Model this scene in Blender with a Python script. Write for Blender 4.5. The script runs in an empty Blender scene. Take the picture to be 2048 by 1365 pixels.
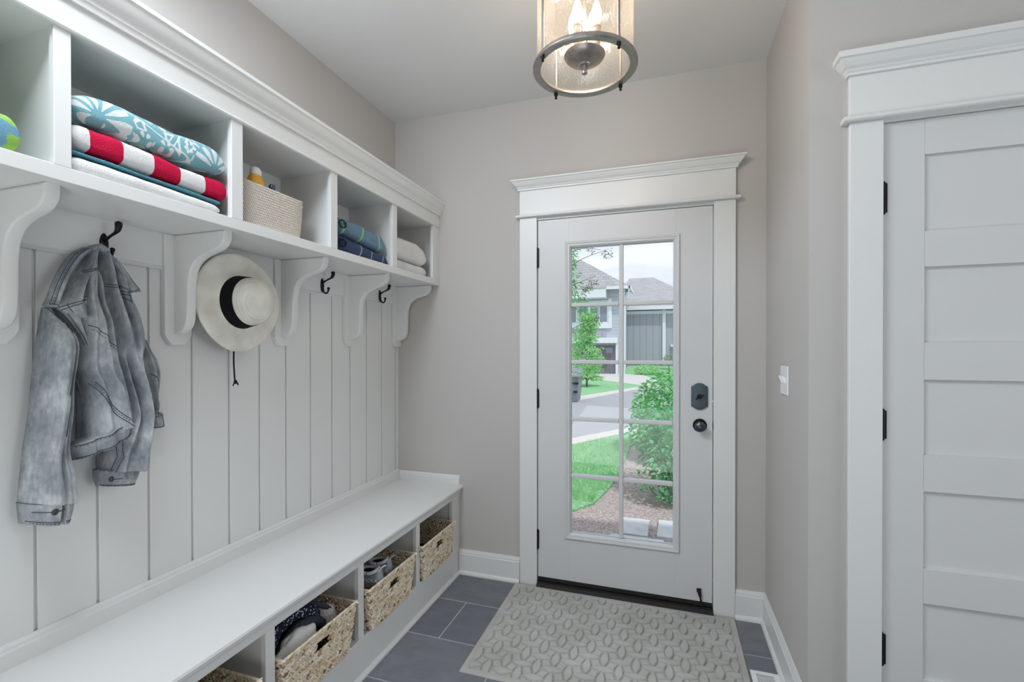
import bpy, bmesh, math, random
from mathutils import Vector, Matrix, noise
PI = math.pi
scene = bpy.context.scene
col = scene.collection
random.seed(7)

# ------------------------------------------------------------------ camera, sky, sun, room light, exposure
F_PX, CX, CY = 933.0, 1024.0, 703.02
YAW, PITCH, ROLL = 0.3184, -0.0051, -0.0004
fw = Vector((-math.sin(YAW)*math.cos(PITCH), math.cos(YAW)*math.cos(PITCH), math.sin(PITCH)))
rt = Vector((math.cos(YAW), math.sin(YAW), 0)); up = rt.cross(fw)
rt, up = (math.cos(ROLL)*rt+math.sin(ROLL)*up, -math.sin(ROLL)*rt+math.cos(ROLL)*up)
cam_d = bpy.data.cameras.new('camera'); cam = bpy.data.objects.new('camera', cam_d); col.objects.link(cam)
cam.matrix_world = Matrix(((rt.x, up.x, -fw.x, 0), (rt.y, up.y, -fw.y, 0), (rt.z, up.z, -fw.z, 1.33), (0, 0, 0, 1)))
cam_d.sensor_width = 36; cam_d.lens = F_PX*36/2048
cam_d.shift_y = (CY-682.5)/2048; cam_d.clip_start = 0.02; cam_d.clip_end = 300
scene.camera = cam

wd = bpy.data.worlds.new('sky'); scene.world = wd; wd.use_nodes = True
nt = wd.node_tree; nt.nodes.clear()
wo = nt.nodes.new('ShaderNodeOutputWorld'); bg = nt.nodes.new('ShaderNodeBackground')
tc = nt.nodes.new('ShaderNodeTexCoord'); mp = nt.nodes.new('ShaderNodeMapping'); ns = nt.nodes.new('ShaderNodeTexNoise'); cr = nt.nodes.new('ShaderNodeValToRGB')
mp.inputs['Scale'].default_value = (1.2, 1.2, 4.0); ns.inputs['Scale'].default_value = 2.2; ns.inputs['Detail'].default_value = 6
cr.color_ramp.elements[0].position = 0.40; cr.color_ramp.elements[0].color = (0.64, 0.68, 0.80, 1)
cr.color_ramp.elements[1].position = 0.58; cr.color_ramp.elements[1].color = (0.92, 0.95, 1.0, 1)
nt.links.new(tc.outputs['Generated'], mp.inputs['Vector']); nt.links.new(mp.outputs[0], ns.inputs['Vector'])
nt.links.new(ns.outputs['Fac'], cr.inputs[0]); nt.links.new(cr.outputs[0], bg.inputs['Color']); nt.links.new(bg.outputs[0], wo.inputs[0])
bg.inputs['Strength'].default_value = 1.18

sun_d = bpy.data.lights.new('sun', 'SUN'); sun_d.energy = 2.3; sun_d.angle = 0.03; sun_d.color = (1, 0.96, 0.9)
sun = bpy.data.objects.new('sun', sun_d); col.objects.link(sun)
sun.rotation_euler = Vector((-0.50, 0.45, -1.10)).to_track_quat('-Z', 'Y').to_euler()

def area(name, loc, direction, sx, sy, e, color):
    d = bpy.data.lights.new(name, 'AREA'); d.shape = 'RECTANGLE'; d.size = sx; d.size_y = sy; d.energy = e; d.color = color
    o = bpy.data.objects.new(name, d); col.objects.link(o); o.location = loc
    o.rotation_euler = Vector(direction).to_track_quat('-Z', 'Y').to_euler(); return o
# fill lamps added out of view; only side_hall_light stands for a hall ceiling lamp
area('left_fill_light', (-1.5, -0.95, 1.55), (1.0, 0.35, 0.05), 1.3, 1.7, 7, (0.82, 0.94, 1.06))  # added fill from the left, no window there
area('bench_fill_light', (-0.95, 0.55, 2.70), (0.42, 0.35, -1), 0.8, 0.8, 49, (0.88, 0.96, 1.08))  # added overhead fill for bench, floor and right wall, not a fixture
area('side_hall_light', (2.3, 0.4, 2.60), (-0.35, 0.2, -1), 0.35, 0.35, 2, (1.0, 0.95, 0.9))
area('upward_fill_light', (-0.35, -0.95, 0.25), (-0.05, 0.30, 1), 1.8, 1.6, 25, (0.95, 1.0, 1.02))  # added lamp near the floor, brightens the ceiling
area('right_fill_light', (3.1, 0.75, 1.35), (-1, 0.0, 0.0), 1.5, 1.8, 24, (0.88, 0.95, 1.02))  # added fill for the left panelling, no window there
scene.view_settings.view_transform = 'Standard'; scene.view_settings.look = 'None'
scene.view_settings.gamma = 1.0; scene.view_settings.use_curve_mapping = False
scene.view_settings.exposure = 0.0

# ------------------------------------------------------------------ materials
def S(r, g, b):
    f = lambda c: c/12.92 if c <= 0.04045 else ((c+0.055)/1.055)**2.4
    return (f(r/255), f(g/255), f(b/255), 1)
class NT:
    def __init__(s, name):
        s.m = bpy.data.materials.new(name); s.m.use_nodes = True; s.t = s.m.node_tree
        s.b = s.t.nodes['Principled BSDF']; s.out = s.t.nodes['Material Output']
    def n(s, typ, **kw):
        x = s.t.nodes.new('ShaderNode'+typ)
        for k, v in kw.items():
            if k in x.inputs.keys(): x.inputs[k].default_value = v
            else: setattr(x, k, v)
        return x
    def l(s, a, b): s.t.links.new(a, b)
    def obj(s, scale=(1, 1, 1), rot=(0, 0, 0)):
        t = s.n('TexCoord'); m = s.n('Mapping'); m.inputs['Scale'].default_value = scale; m.inputs['Rotation'].default_value = rot
        s.l(t.outputs['Object'], m.inputs['Vector']); return m.outputs[0]
    def math(s, op, a, b=0.0, clamp=False):
        x = s.n('Math', operation=op); x.use_clamp = clamp
        for i, v in enumerate((a, b)):
            if hasattr(v, 'node'): s.l(v, x.inputs[i])
            else: x.inputs[i].default_value = v
        return x.outputs[0]
    def mix(s, fac, a, b):
        x = s.n('MixRGB')
        for i, v in enumerate((fac, a, b)):
            if hasattr(v, 'node'): s.l(v, x.inputs[i])
            else: x.inputs[i].default_value = v
        return x.outputs[0]
    def ramp(s, f, p):
        r = s.n('ValToRGB'); e = r.color_ramp.elements
        while len(e) < len(p): e.new(0.5)
        for i, (q, c) in enumerate(p): e[i].position = q; e[i].color = c
        s.l(f, r.inputs[0]); return r.outputs[0]
    def bump(s, h, strength=0.2, dist=0.002):
        b = s.n('Bump'); b.inputs['Strength'].default_value = strength; b.inputs['Distance'].default_value = dist
        s.l(h, b.inputs['Height']); s.l(b.outputs[0], s.b.inputs['Normal'])
def paint(name, c, rough=0.45, nscale=0, bump=0.0, var=0.03, spec=0.4):
    t = NT(name); t.b.inputs['Roughness'].default_value = rough; t.b.inputs['Specular IOR Level'].default_value = spec
    v = t.obj(); n = t.n('TexNoise', Scale=nscale or 3.0, Detail=4.0); t.l(v, n.inputs['Vector'])
    c2 = tuple(max(0, x*(1-var)) for x in c[:3])+(1,)
    t.l(t.ramp(n.outputs['Fac'], [(0.35, c2), (0.65, c)]), t.b.inputs['Base Color'])
    if bump:
        n2 = t.n('TexNoise', Scale=180.0, Detail=3.0); t.l(v, n2.inputs['Vector']); t.bump(n2.outputs['Fac'], bump, 0.001)
    return t.m
def metal(name, c, rough=0.4, metallic=1.0):
    t = NT(name); t.b.inputs['Metallic'].default_value = metallic; t.b.inputs['Roughness'].default_value = rough
    v = t.obj(); n = t.n('TexNoise', Scale=60.0, Detail=3.0); t.l(v, n.inputs['Vector'])
    t.l(t.ramp(n.outputs['Fac'], [(0.3, tuple(x*0.8 for x in c[:3])+(1,)), (0.7, c)]), t.b.inputs['Base Color']); return t.m
def cloth(name, c, c2=None, scale=300.0, bump=0.5, dist=0.002, rough=0.95, mott=9.0):
    t = NT(name); t.b.inputs['Roughness'].default_value = rough; t.b.inputs['Specular IOR Level'].default_value = 0.15
    v = t.obj(); n = t.n('TexNoise', Scale=mott, Detail=5.0); t.l(v, n.inputs['Vector'])
    t.l(t.ramp(n.outputs['Fac'], [(0.35, c2 or tuple(x*0.88 for x in c[:3])+(1,)), (0.65, c)]), t.b.inputs['Base Color'])
    n2 = t.n('TexNoise', Scale=scale, Detail=2.0); t.l(v, n2.inputs['Vector']); t.bump(n2.outputs['Fac'], bump, dist); return t.m

M = {}
M['wall'] = paint('greige_wall_paint', S(194, 190, 185), 0.75, 1.5, 0.05, 0.015, 0.25)
M['ceil'] = paint('ceiling_paint', S(226, 226, 224), 0.85, 1.5, 0.05, 0.01, 0.2)
M['white'] = paint('white_trim_paint', S(227, 227, 224), 0.35, 2.0, 0.0, 0.012, 0.45)
M['door'] = paint('white_door_paint', S(214, 214, 213), 0.38, 2.0, 0.0, 0.012, 0.45)
M['iron'] = metal('oil_rubbed_bronze', S(38, 38, 40), 0.42, 0.7)
M['black'] = paint('black_rubber', S(30, 31, 34), 0.6)
M['threshold'] = metal('dark_bronze_threshold', S(52, 50, 50), 0.5, 0.6)
M['plate'] = paint('white_plastic', S(240, 240, 240), 0.3)

# floor tiles: charcoal 61 x 31 cm with pale grout
t = NT('charcoal_floor_tile')
tcn = t.n('TexCoord'); mpn = t.n('Mapping'); mpn.inputs['Location'].default_value = (0.99+0.61*3, -1.924+0.316*13, 0)
t.l(tcn.outputs['Object'], mpn.inputs['Vector'])
br = t.n('TexBrick', Scale=1.0); br.inputs['Brick Width'].default_value = 0.61; br.inputs['Row Height'].default_value = 0.316
br.inputs['Mortar Size'].default_value = 0.0032; br.inputs['Mortar Smooth'].default_value = 0.15; br.offset = 0.5
br.inputs['Color1'].default_value = S(112, 114, 120); br.inputs['Color2'].default_value = S(124, 126, 131); br.inputs['Mortar'].default_value = S(178, 180, 182)
t.l(mpn.outputs[0], br.inputs['Vector'])
n1 = t.n('TexNoise', Scale=3.5, Detail=9.0, Roughness=0.65); n1.inputs['Distortion'].default_value = 1.2; t.l(t.obj((1, 2.5, 1), (0, 0, 0.5)), n1.inputs['Vector'])
mm = t.n('MixRGB', blend_type='MULTIPLY'); mm.inputs[0].default_value = 0.8
t.l(br.outputs['Color'], mm.inputs[1]); t.l(t.ramp(n1.outputs['Fac'], [(0.3, (0.74, 0.74, 0.76, 1)), (0.7, (1.12, 1.12, 1.12, 1))]), mm.inputs[2])
t.l(mm.outputs[0], t.b.inputs['Base Color']); t.b.inputs['Roughness'].default_value = 0.5
hh = t.math('SUBTRACT', t.math('MULTIPLY', n1.outputs['Fac'], 0.35), br.outputs['Fac']); t.bump(hh, 0.35, 0.002)
M['tile'] = t.m

# clear pane
def glass_mat(name, tint=(0.97, 0.985, 1, 1), fac=0.10):
    t = NT(name); t.t.nodes.remove(t.b)
    tr = t.n('BsdfTransparent'); tr.inputs[0].default_value = tint
    gl = t.n('BsdfGlossy', Roughness=0.02); lw = t.n('LayerWeight', Blend=0.25); mx = t.n('MixShader')
    f = t.math('ADD', t.math('MULTIPLY', lw.outputs['Fresnel'], 0.3), fac*0.22)
    t.l(f, mx.inputs[0]); t.l(tr.outputs[0], mx.inputs[1]); t.l(gl.outputs[0], mx.inputs[2]); t.l(mx.outputs[0], t.out.inputs[0]); return t.m
M['glass'] = glass_mat('clear_glass')
# seeded glass
t = NT('seeded_glass'); t.t.nodes.remove(t.b)
v = t.obj((1, 1, 0.45)); vo = t.n('TexVoronoi', Scale=210.0); t.l(v, vo.inputs['Vector'])
seed = t.ramp(vo.outputs['Distance'], [(0.10, (1, 1, 1, 1)), (0.32, (0, 0, 0, 1))])
nz = t.n('TexNoise', Scale=90.0, Detail=2.0); t.l(v, nz.inputs['Vector'])
bp = t.n('Bump', Strength=0.6); bp.inputs['Distance'].default_value = 0.003; t.l(t.math('ADD', seed, nz.outputs['Fac']), bp.inputs['Height'])
tr = t.n('BsdfTransparent'); tr.inputs[0].default_value = (1, 0.985, 0.96, 1); tl = t.n('BsdfTranslucent'); tl.inputs[0].default_value = (1, 0.90, 0.78, 1)
df = t.n('BsdfDiffuse'); df.inputs[0].default_value = (0.95, 0.92, 0.88, 1); gl = t.n('BsdfGlossy', Roughness=0.12)
m0 = t.n('MixShader'); m0.inputs[0].default_value = 0.5; t.l(tl.outputs[0], m0.inputs[1]); t.l(df.outputs[0], m0.inputs[2])
m1 = t.n('MixShader'); t.l(t.math('ADD', t.math('MULTIPLY', seed, 0.16), 0.06), m1.inputs[0]); t.l(tr.outputs[0], m1.inputs[1]); t.l(m0.outputs[0], m1.inputs[2])
m2 = t.n('MixShader'); m2.inputs[0].default_value = 0.09; t.l(m1.outputs[0], m2.inputs[1]); t.l(gl.outputs[0], m2.inputs[2])
for x in (tl, df, gl): t.l(bp.outputs[0], x.inputs['Normal'])
t.l(m2.outputs[0], t.out.inputs[0]); M['seeded'] = t.m
t = NT('lit_bulb'); t.t.nodes.remove(t.b); em = t.n('Emission', Strength=68.0); em.inputs[0].default_value = (1, 0.82, 0.62, 1); t.l(em.outputs[0], t.out.inputs[0]); M['bulb'] = t.m
M['bronze'] = metal('brushed_bronze', S(168, 160, 154), 0.36, 0.8)
M['candle'] = paint('cream_candle_sleeve', S(205, 190, 170), 0.5)

# ------------------------------------------------------------------ geometry helpers
class MB:
    def __init__(s): s.b = bmesh.new(); s.mi = 0
    def _tag(s, faces):
        for f in faces: f.material_index = s.mi
    def box(s, x0, x1, y0, y1, z0, z1, bev=0.0, seg=1):
        r = bmesh.ops.create_cube(s.b, size=1.0); vs = r['verts']
        for v in vs: v.co = Vector(((x0+x1)/2+v.co.x*(x1-x0), (y0+y1)/2+v.co.y*(y1-y0), (z0+z1)/2+v.co.z*(z1-z0)))
        fs = set(f for v in vs for f in v.link_faces); s._tag(fs)
        if bev > 0:
            es = list(set(e for v in vs for e in v.link_edges))
            g = bmesh.ops.bevel(s.b, geom=es, offset=min(bev, 0.45*min(abs(x1-x0), abs(y1-y0), abs(z1-z0))), segments=seg, affect='EDGES', profile=0.5); s._tag(g['faces'])
    def prism(s, pts, a0, a1, axis='y', bev=0.0, seg=2):
        """pts 2D outline; axis y: (x,z); axis x: (y,z); axis z: (x,y)"""
        def P(p, a): return {'y': (p[0], a, p[1]), 'x': (a, p[0], p[1]), 'z': (p[0], p[1], a)}[axis]
        A = [s.b.verts.new(P(p, a0)) for p in pts]; B = [s.b.verts.new(P(p, a1)) for p in pts]; n = len(pts); fs = []
        fs.append(s.b.faces.new(A)); fs.append(s.b.faces.new(B[::-1]))
        for i in range(n): fs.append(s.b.faces.new((A[i], B[i], B[(i+1) % n], A[(i+1) % n])))
        s._tag(fs); bmesh.ops.recalc_face_normals(s.b, faces=fs)
        if bev > 0:
            es = list(set(list(fs[0].edges)+list(fs[1].edges)))
            g = bmesh.ops.bevel(s.b, geom=es, offset=bev, segments=seg, affect='EDGES', profile=0.5); s._tag(g['faces'])
    def lathe(s, prof, c=(0, 0, 0), axis='z', n=32, closed=False, sx=1, sy=1):
        rings = []
        for r, h in prof:
            ring = []
            for i in range(n):
                a = 2*PI*i/n; p = (r*math.cos(a)*sx, r*math.sin(a)*sy, h)
                if axis == 'x': p = (p[2], p[0], p[1])
                if axis == 'y': p = (p[0], p[2], p[1])
                ring.append(s.b.verts.new((c[0]+p[0], c[1]+p[1], c[2]+p[2])))
            rings.append(ring)
        fs = []
        m = len(rings)
        for k in range(m if closed else m-1):
            A, B = rings[k], rings[(k+1) % m]
            for i in range(n): fs.append(s.b.faces.new((A[i], A[(i+1) % n], B[(i+1) % n], B[i])))
        if not closed:
            fs.append(s.b.faces.new(rings[0][::-1])); fs.append(s.b.faces.new(rings[-1]))
        s._tag(fs); bmesh.ops.recalc_face_normals(s.b, faces=fs)
    def tube(s, pts, r, n=8, r_end=None):
        pts = [Vector(p) for p in pts]; rings = []; prev = None
        for i, p in enumerate(pts):
            d = (pts[min(i+1, len(pts)-1)]-pts[max(i-1, 0)]).normalized()
            if prev is None: u = d.orthogonal().normalized()
            else: u = (prev-d*prev.dot(d)).normalized()
            prev = u; w = d.cross(u)
            rr = r[i] if isinstance(r, (list, tuple)) else (r if r_end is None else r+(r_end-r)*i/(len(pts)-1))
            rings.append([s.b.verts.new(p+(u*math.cos(2*PI*k/n)+w*math.sin(2*PI*k/n))*rr) for k in range(n)])
        fs = []
        for A, B in zip(rings, rings[1:]):
            for i in range(n): fs.append(s.b.faces.new((A[i], A[(i+1) % n], B[(i+1) % n], B[i])))
        fs.append(s.b.faces.new(rings[0][::-1])); fs.append(s.b.faces.new(rings[-1]))
        s._tag(fs); bmesh.ops.recalc_face_normals(s.b, faces=fs)
    def ball(s, c, r, sx=1, sy=1, sz=1, n=16, rot=None):
        g = bmesh.ops.create_uvsphere(s.b, u_segments=n, v_segments=max(4, n//2+1), radius=r)
        mt = Matrix.Translation(c) @ (rot or Matrix.Identity(4)) @ Matrix.Diagonal((sx, sy, sz, 1))
        for v in g['verts']: v.co = mt @ v.co
        s._tag(set(f for v in g['verts'] for f in v.link_faces))
    def grid(s, rows, closed_u=False, caps=False, flip=False):
        """rows: list of lists of points"""
        V = [[s.b.verts.new(p) for p in r] for r in rows]; fs = []; nu = len(V[0])
        for a, b in zip(V, V[1:]):
            for i in range(nu if closed_u else nu-1):
                j = (i+1) % nu; fs.append(s.b.faces.new((a[i], a[j], b[j], b[i])))
        if caps: fs.append(s.b.faces.new(V[0][::-1])); fs.append(s.b.faces.new(V[-1]))
        s._tag(fs)
        if caps or flip: bmesh.ops.recalc_face_normals(s.b, faces=fs)
    def build(s, name, mats, parent=None, smooth=False, loc=None):
        me = bpy.data.meshes.new(name)
        if smooth == 'auto': 
            for f in s.b.faces: f.smooth = True
            for e in s.b.edges:
                if len(e.link_faces) == 2 and e.calc_face_angle(0) > 0.6: e.smooth = False
        elif smooth:
            for f in s.b.faces: f.smooth = True
        if loc is not None:
            for v in s.b.verts: v.co -= Vector(loc)
        s.b.to_mesh(me); s.b.free()
        for m in (mats if isinstance(mats, (list, tuple)) else [mats]): me.materials.append(m)
        o = bpy.data.objects.new(name, me); col.objects.link(o)
        if loc is not None: o.location = loc
        if parent is not None:
            o.parent = parent
            off = Vector((0, 0, 0)); p = parent
            while p is not None: off += p.location; p = p.parent
            o.location = (Vector(loc) if loc is not None else Vector((0, 0, 0)))-off
        return o
def tag(o, label=None, cat=None, group=None, kind=None):
    if label: o['label'] = label
    if cat: o['category'] = cat
    if group: o['group'] = group
    if kind: o['kind'] = kind
    return o
def thing(name, label, cat, loc=(0, 0, 0), group=None, kind=None):
    o = bpy.data.objects.new(name, None); col.objects.link(o); o.location = loc; o.empty_display_size = 0.05
    return tag(o, label, cat, group, kind)
def copy_tree(o, parent=None):
    c = o.copy(); col.objects.link(c); c.parent = parent
    for ch in list(o.children): copy_tree(ch, c)
    return c
def struct(o): o['kind'] = 'structure'; return o
def sstep(t): t = max(0, min(1, t)); return t*t*(3-2*t)
def catmull(P, n):
    out = []
    for i in range(len(P)-1):
        p0, p1, p2, p3 = P[max(i-1, 0)], P[i], P[i+1], P[min(i+2, len(P)-1)]
        for k in range(n):
            t = k/n
            out.append(tuple(0.5*((2*b)+(-a+c)*t+(2*a-5*b+4*c-d)*t*t+(-a+3*b-3*c+d)*t**3) for a, b, c, d in zip(p0, p1, p2, p3)))
    out.append(tuple(P[-1])); return out

# ------------------------------------------------------------------ room shell
XL, YB, XR, YC, HC = -1.60, 2.535, 0.462, 1.825, 2.735
b = MB(); b.box(XL-0.12, 3.3, -3.1, 2.66, -0.06, 0); struct(b.build('floor', M['tile']))
b = MB(); b.box(XL-0.12, 3.3, -3.1, 2.66, HC, HC+0.1); struct(b.build('ceiling', M['ceil']))
b = MB(); b.box(XL-0.12, XL, -3.1, YB+0.125, 0, HC); struct(b.build('wall_left', M['wall']))
b = MB(); b.box(XL, -0.705, YB, YB+0.125, 0, HC); b.box(0.245, XR+0.11, YB, YB+0.125, 0, HC); b.box(-0.705, 0.245, YB, YB+0.125, 2.07, HC); struct(b.build('wall_back', M['wall']))
b = MB(); b.box(XR, XR+0.11, YC, YB, 0, HC, 0.0); struct(b.build('wall_right', M['wall']))
b = MB(); b.box(XR+0.11, 0.655, YC, YC+0.11, 0, HC); b.box(1.45, 3.3, YC, YC+0.11, 0, HC); b.box(0.655, 1.45, YC, YC+0.11, 2.075, HC); struct(b.build('wall_front', M['wall']))
b = MB(); b.box(XL, 3.3, -3.1, -3.0, 0, HC); struct(b.build('wall_rear', M['wall']))
b = MB(); b.box(3.2, 3.3, -3.0, YC, 0, HC); struct(b.build('wall_side', M['wall']))
# outside face of the house above and beside the entry
b = MB(); b.box(-3.5, -0.705, 2.665, 2.72, -0.15, 2.9); b.box(0.245, 4.0, 2.665, 2.72, -0.15, 2.9); b.box(-0.705, 0.245, 2.665, 2.72, 2.07, 2.9)
struct(b.build('wall_outside', M['white']))
b = MB(); b.box(-3.5, 4.0, -3.2, 2.80, 2.9, 3.0); struct(b.build('trim_9', M['white']))     # eave

def base_profile(d=0.015, h=0.142):
    return [(0, 0), (d+0.012, 0), (d+0.012, 0.006), (d+0.010, 0.013), (d+0.005, 0.019), (d, 0.021), (d, h-0.026), (d-0.003, h-0.022), (d-0.003, h-0.016), (d-0.006, h-0.008), (d-0.009, h), (0, h)]
def baseboard(name, a0, a1, wall, c):
    b = MB(); pr = base_profile()
    if wall == 'back': b.prism([(c-p, z) for p, z in pr], a0, a1, 'x')
    elif wall == 'right': b.prism([(c-p, z) for p, z in pr], a0, a1, 'y')
    return struct(b.build(name, M['white']))
baseboard('baseboard_back_left', -1.163, -0.787, 'back', YB)
baseboard('baseboard_back_right', 0.325, XR, 'back', YB)
baseboard('baseboard_right', YC-0.014, YB-0.015, 'right', XR)
baseboard('baseboard_front', XR-0.014, 0.573, 'back', YC)

def casing(name, xi0, xi1, w, y, ztop, zh0, zh1, zc, over=0.0, floor=0.0):
    """craftsman door surround: legs, fillet, head board, crown; y is the wall face"""
    b = MB(); f = y-0.019
    b.box(xi0-w, xi0, f, y, floor, ztop, 0.002); b.box(xi1, xi1+w, f, y, floor, ztop, 0.002)
    b.prism([(y, ztop), (f-0.016, ztop), (f-0.020, ztop+0.004), (f-0.020, ztop+0.009), (f-0.016, zh0), (y, zh0)], xi0-w-0.020, xi1+w+0.020, 'x')
    b.box(xi0-w, xi1+w, f, y, zh0, zh1+0.01, 0.001)
    # crown with mitred returns: rings of rectangles
    pr = [(0.0, zh1-0.004), (0.008, zh1-0.004), (0.008, zh1+0.004), (0.012, zh1+0.008), (0.014, zh1+0.013), (0.022, zh1+0.020), (0.031, zh1+0.032), (0.036, zh1+0.040), (0.042, zh1+0.043), (0.042, zc), (0.0, zc)]
    x0, x1 = xi0-w, xi1+w; rows = []
    for p, z in pr: rows.append([(x0-p, y, z), (x0-p, f-p, z), (x1+p, f-p, z), (x1+p, y, z)])
    b.grid(rows, closed_u=True, caps=True)
    return struct(b.build(name, M['white']))
casing('trim_1', -0.684, 0.226, 0.100, YB, 2.066, 2.080, 2.222, 2.272)
casing('trim_2', 0.667, 1.437, 0.094, YC, 2.072, 2.087, 2.228, 2.290)
# jambs and stops
b = MB()
b.box(-0.705, -0.6845, YB-0.004, YB+0.125, 0, 2.07); b.box(0.2265, 0.245, YB-0.004, YB+0.125, 0, 2.07); b.box(-0.6845, 0.2265, YB-0.004, YB+0.125, 2.052, 2.07)
struct(b.build('trim_3', M['white']))
b = MB(); b.box(0.655, 0.6685, YC-0.002, YC+0.11, 0, 2.075); b.box(1.4365, 1.45, YC-0.002, YC+0.11, 0, 2.075); b.box(0.6685, 1.4365, YC-0.002, YC+0.11, 2.066, 2.075)
struct(b.build('trim_4', M['white']))
b = MB(); b.prism([(2.492, 0), (2.492, 0.004), (2.515, 0.020), (2.53, 0.026), (2.66, 0.026), (2.66, 0)], -0.684, 0.226, 'x'); struct(b.build('trim_5', M['threshold']))

# ------------------------------------------------------------------ glazed entry door
door = thing('door_1', 'white entry door with a ten-lite glass panel', 'door', (-0.684, 2.55, 0), kind='structure')
DX0, DX1, DY0, DY1, DZ0, DZ1 = -0.6805, 0.2225, 2.531, 2.575, 0.052, 2.047
GX0, GX1, GZ0, GZ1 = -0.495, 0.036, 0.316, 1.886
b = MB()
b.box(DX0, GX0-0.01, DY0, DY1, DZ0, DZ1, 0.001); b.box(GX1+0.01, DX1, DY0, DY1, DZ0, DZ1, 0.001)
b.box(GX0-0.01, GX1+0.01, DY0, DY1, DZ0, GZ0-0.01); b.box(GX0-0.01, GX1+0.01, DY0, DY1, GZ1+0.01, DZ1)
b.build('door_leaf', M['door'], door)
b = MB()   # moulded lite frame, mitred profile, swept as nested rectangles
fp = [(0.032, DY0+0.002), (0.032, DY0-0.006), (0.027, DY0-0.011), (0.020, DY0-0.010), (0.017, DY0-0.006), (0.009, DY0-0.006), (0.004, DY0-0.001), (0.0, DY0+0.006), (0.0, 2.548), (0.012, 2.548)]
rows = [[(GX0-p, y, GZ0-p), (GX1+p, y, GZ0-p), (GX1+p, y, GZ1+p), (GX0-p, y, GZ1+p)] for p, y in fp]
b.grid(rows, closed_u=True); bmesh.ops.recalc_face_normals(b.b, faces=b.b.faces)
rows = [[(GX0-p, 5.106-y, GZ0-p), (GX1+p, 5.106-y, GZ0-p), (GX1+p, 5.106-y, GZ1+p), (GX0-p, 5.106-y, GZ1+p)] for p, y in fp]
b.grid(rows, closed_u=True)
b.build('glass_frame', M['door'], door)
b = MB(); b.box(GX0-0.008, GX1+0.008, 2.551, 2.555, GZ0-0.008, GZ1+0.008); b.build('glass_pane', M['glass'], door)
b = MB()
def bar(x0, x1, z0, z1, vert):
    for (ya, yb) in ((2.5385, 2.5508), (2.5552, 2.5675)):
        b.box(x0, x1, ya, yb, z0, z1, 0.004, 2)
bar(-0.237, -0.215, GZ0, GZ1, True)
for k in range(1, 5):
    z = GZ0+(GZ1-GZ0)*k/5; bar(GX0, -0.237, z-0.0105, z+0.0105, False); bar(-0.215, GX1, z-0.0105, z+0.0105, False)
b.build('muntin_grille', M['door'], door)
b = MB(); b.box(DX0+0.002, DX1-0.002, DY0-0.002, DY1, 0.030, 0.053, 0.002); b.build('door_sweep', M['threshold'], door)
def hinge(parent, x, y, z0, z1, side=1):
    b = MB(); n = 5; h = (z1-z0)/n
    for k in range(n): b.lathe([(0.0055, z0+k*h+0.0005), (0.0055, z0+(k+1)*h-0.0005)], (x, y, 0), n=12)
    b.lathe([(0.002, z0-0.006), (0.0045, z0-0.003), (0.0045, z0)], (x, y, 0), n=10); b.lathe([(0.0045, z1), (0.0045, z1+0.003), (0.002, z1+0.006)], (x, y, 0), n=10)
    b.box(x, x+0.010*side, y, y+0.003, z0, z1, 0.0005)
    return b.build('hinge', M['iron'], parent, 'auto')
for z0, z1 in ((1.786, 1.893), (1.0, 1.104), (0.209, 0.315)): hinge(door, -0.6835, 2.5245, z0, z1)
# lock plate with arched ends and thumb turn
cxk, zk = 0.1615, 1.09
out = [(-0.039, -0.050), (-0.030, -0.054), (-0.02, -0.062), (-0.008, -0.067), (0.008, -0.067), (0.02, -0.062), (0.030, -0.054), (0.039, -0.050)]
out = out+[(-p[0], -p[1]) for p in out]
b = MB(); b.prism([(cxk+p[0], zk+p[1]) for p in out], 2.5305, 2.521, 'y', 0.0025); b.prism([(cxk+p[0]*0.86, zk+p[1]*0.9) for p in out], 2.524, 2.518, 'y', 0.001)
dl = b.build('deadbolt_plate', metal('slate_bronze', S(84, 98, 104), 0.45, 0.35), door, 'auto')
b = MB(); b.lathe([(0.012, 0), (0.012, -0.006), (0.008, -0.009)], (cxk, 2.518, zk), 'y', 16)
b2m = Matrix.Translation((cxk, 2.505, zk-0.002)) @ Matrix.Rotation(-0.5, 4, 'Y')
g = bmesh.ops.create_cube(b.b, size=1.0)
for v in g['verts']: v.co = b2m @ Vector((v.co.x*0.042, v.co.y*0.010, v.co.z*0.006))
b.build('thumb_turn', M['iron'], dl)
b = MB(); kc = (0.1635, 2.5305, 0.944)
b.lathe([(0.0335, 0), (0.0335, -0.004), (0.030, -0.008), (0.013, -0.011), (0.012, -0.030), (0.016, -0.034)], kc, 'y', 28); b.build('knob_rose', M['iron'], door, 'auto')
b = MB(); rows = []
for h, r in ((-0.030, 0.013), (-0.036, 0.021), (-0.046, 0.026), (-0.054, 0.024), (-0.060, 0.015), (-0.062, 0.004)):
    row = []
    for i in range(32):
        a = 2*PI*i/32; q = r*(1-0.13*math.cos(4*a+0.4)**2*1.0)
        row.append((kc[0]+q*math.cos(a), kc[1]+h, kc[2]+q*math.sin(a)))
    rows.append(row)
b.grid(rows, closed_u=True, caps=True); b.build('door_knob', metal('aged_pewter', S(86, 92, 100), 0.3, 0.8), door, 'auto')
b = MB(); b.ball((0.2265, 2.531, 0.946), 0.03, 0.12, 0.12, 1, 12); b.build('strike_plate', M['iron'], door, True)
b = MB(); b.box(0.2215, 0.2265, 2.529, 2.532, 1.062, 1.074); b.build('latch_bolt', metal('steel', S(200, 200, 200), 0.3), door)
b = MB(); b.tube([(0.160, 2.525, 0.112), (0.161, 2.514, 0.107), (0.1635, 2.511, 0.095), (0.167, 2.512, 0.078), (0.169, 2.516, 0.062)], [0.006, 0.0095, 0.008, 0.004, 0.005], 10); b.box(0.150, 0.172, 2.527, 2.532, 0.098, 0.118, 0.001)
b.build('kick_down_stop', M['iron'], door, True)

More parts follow.
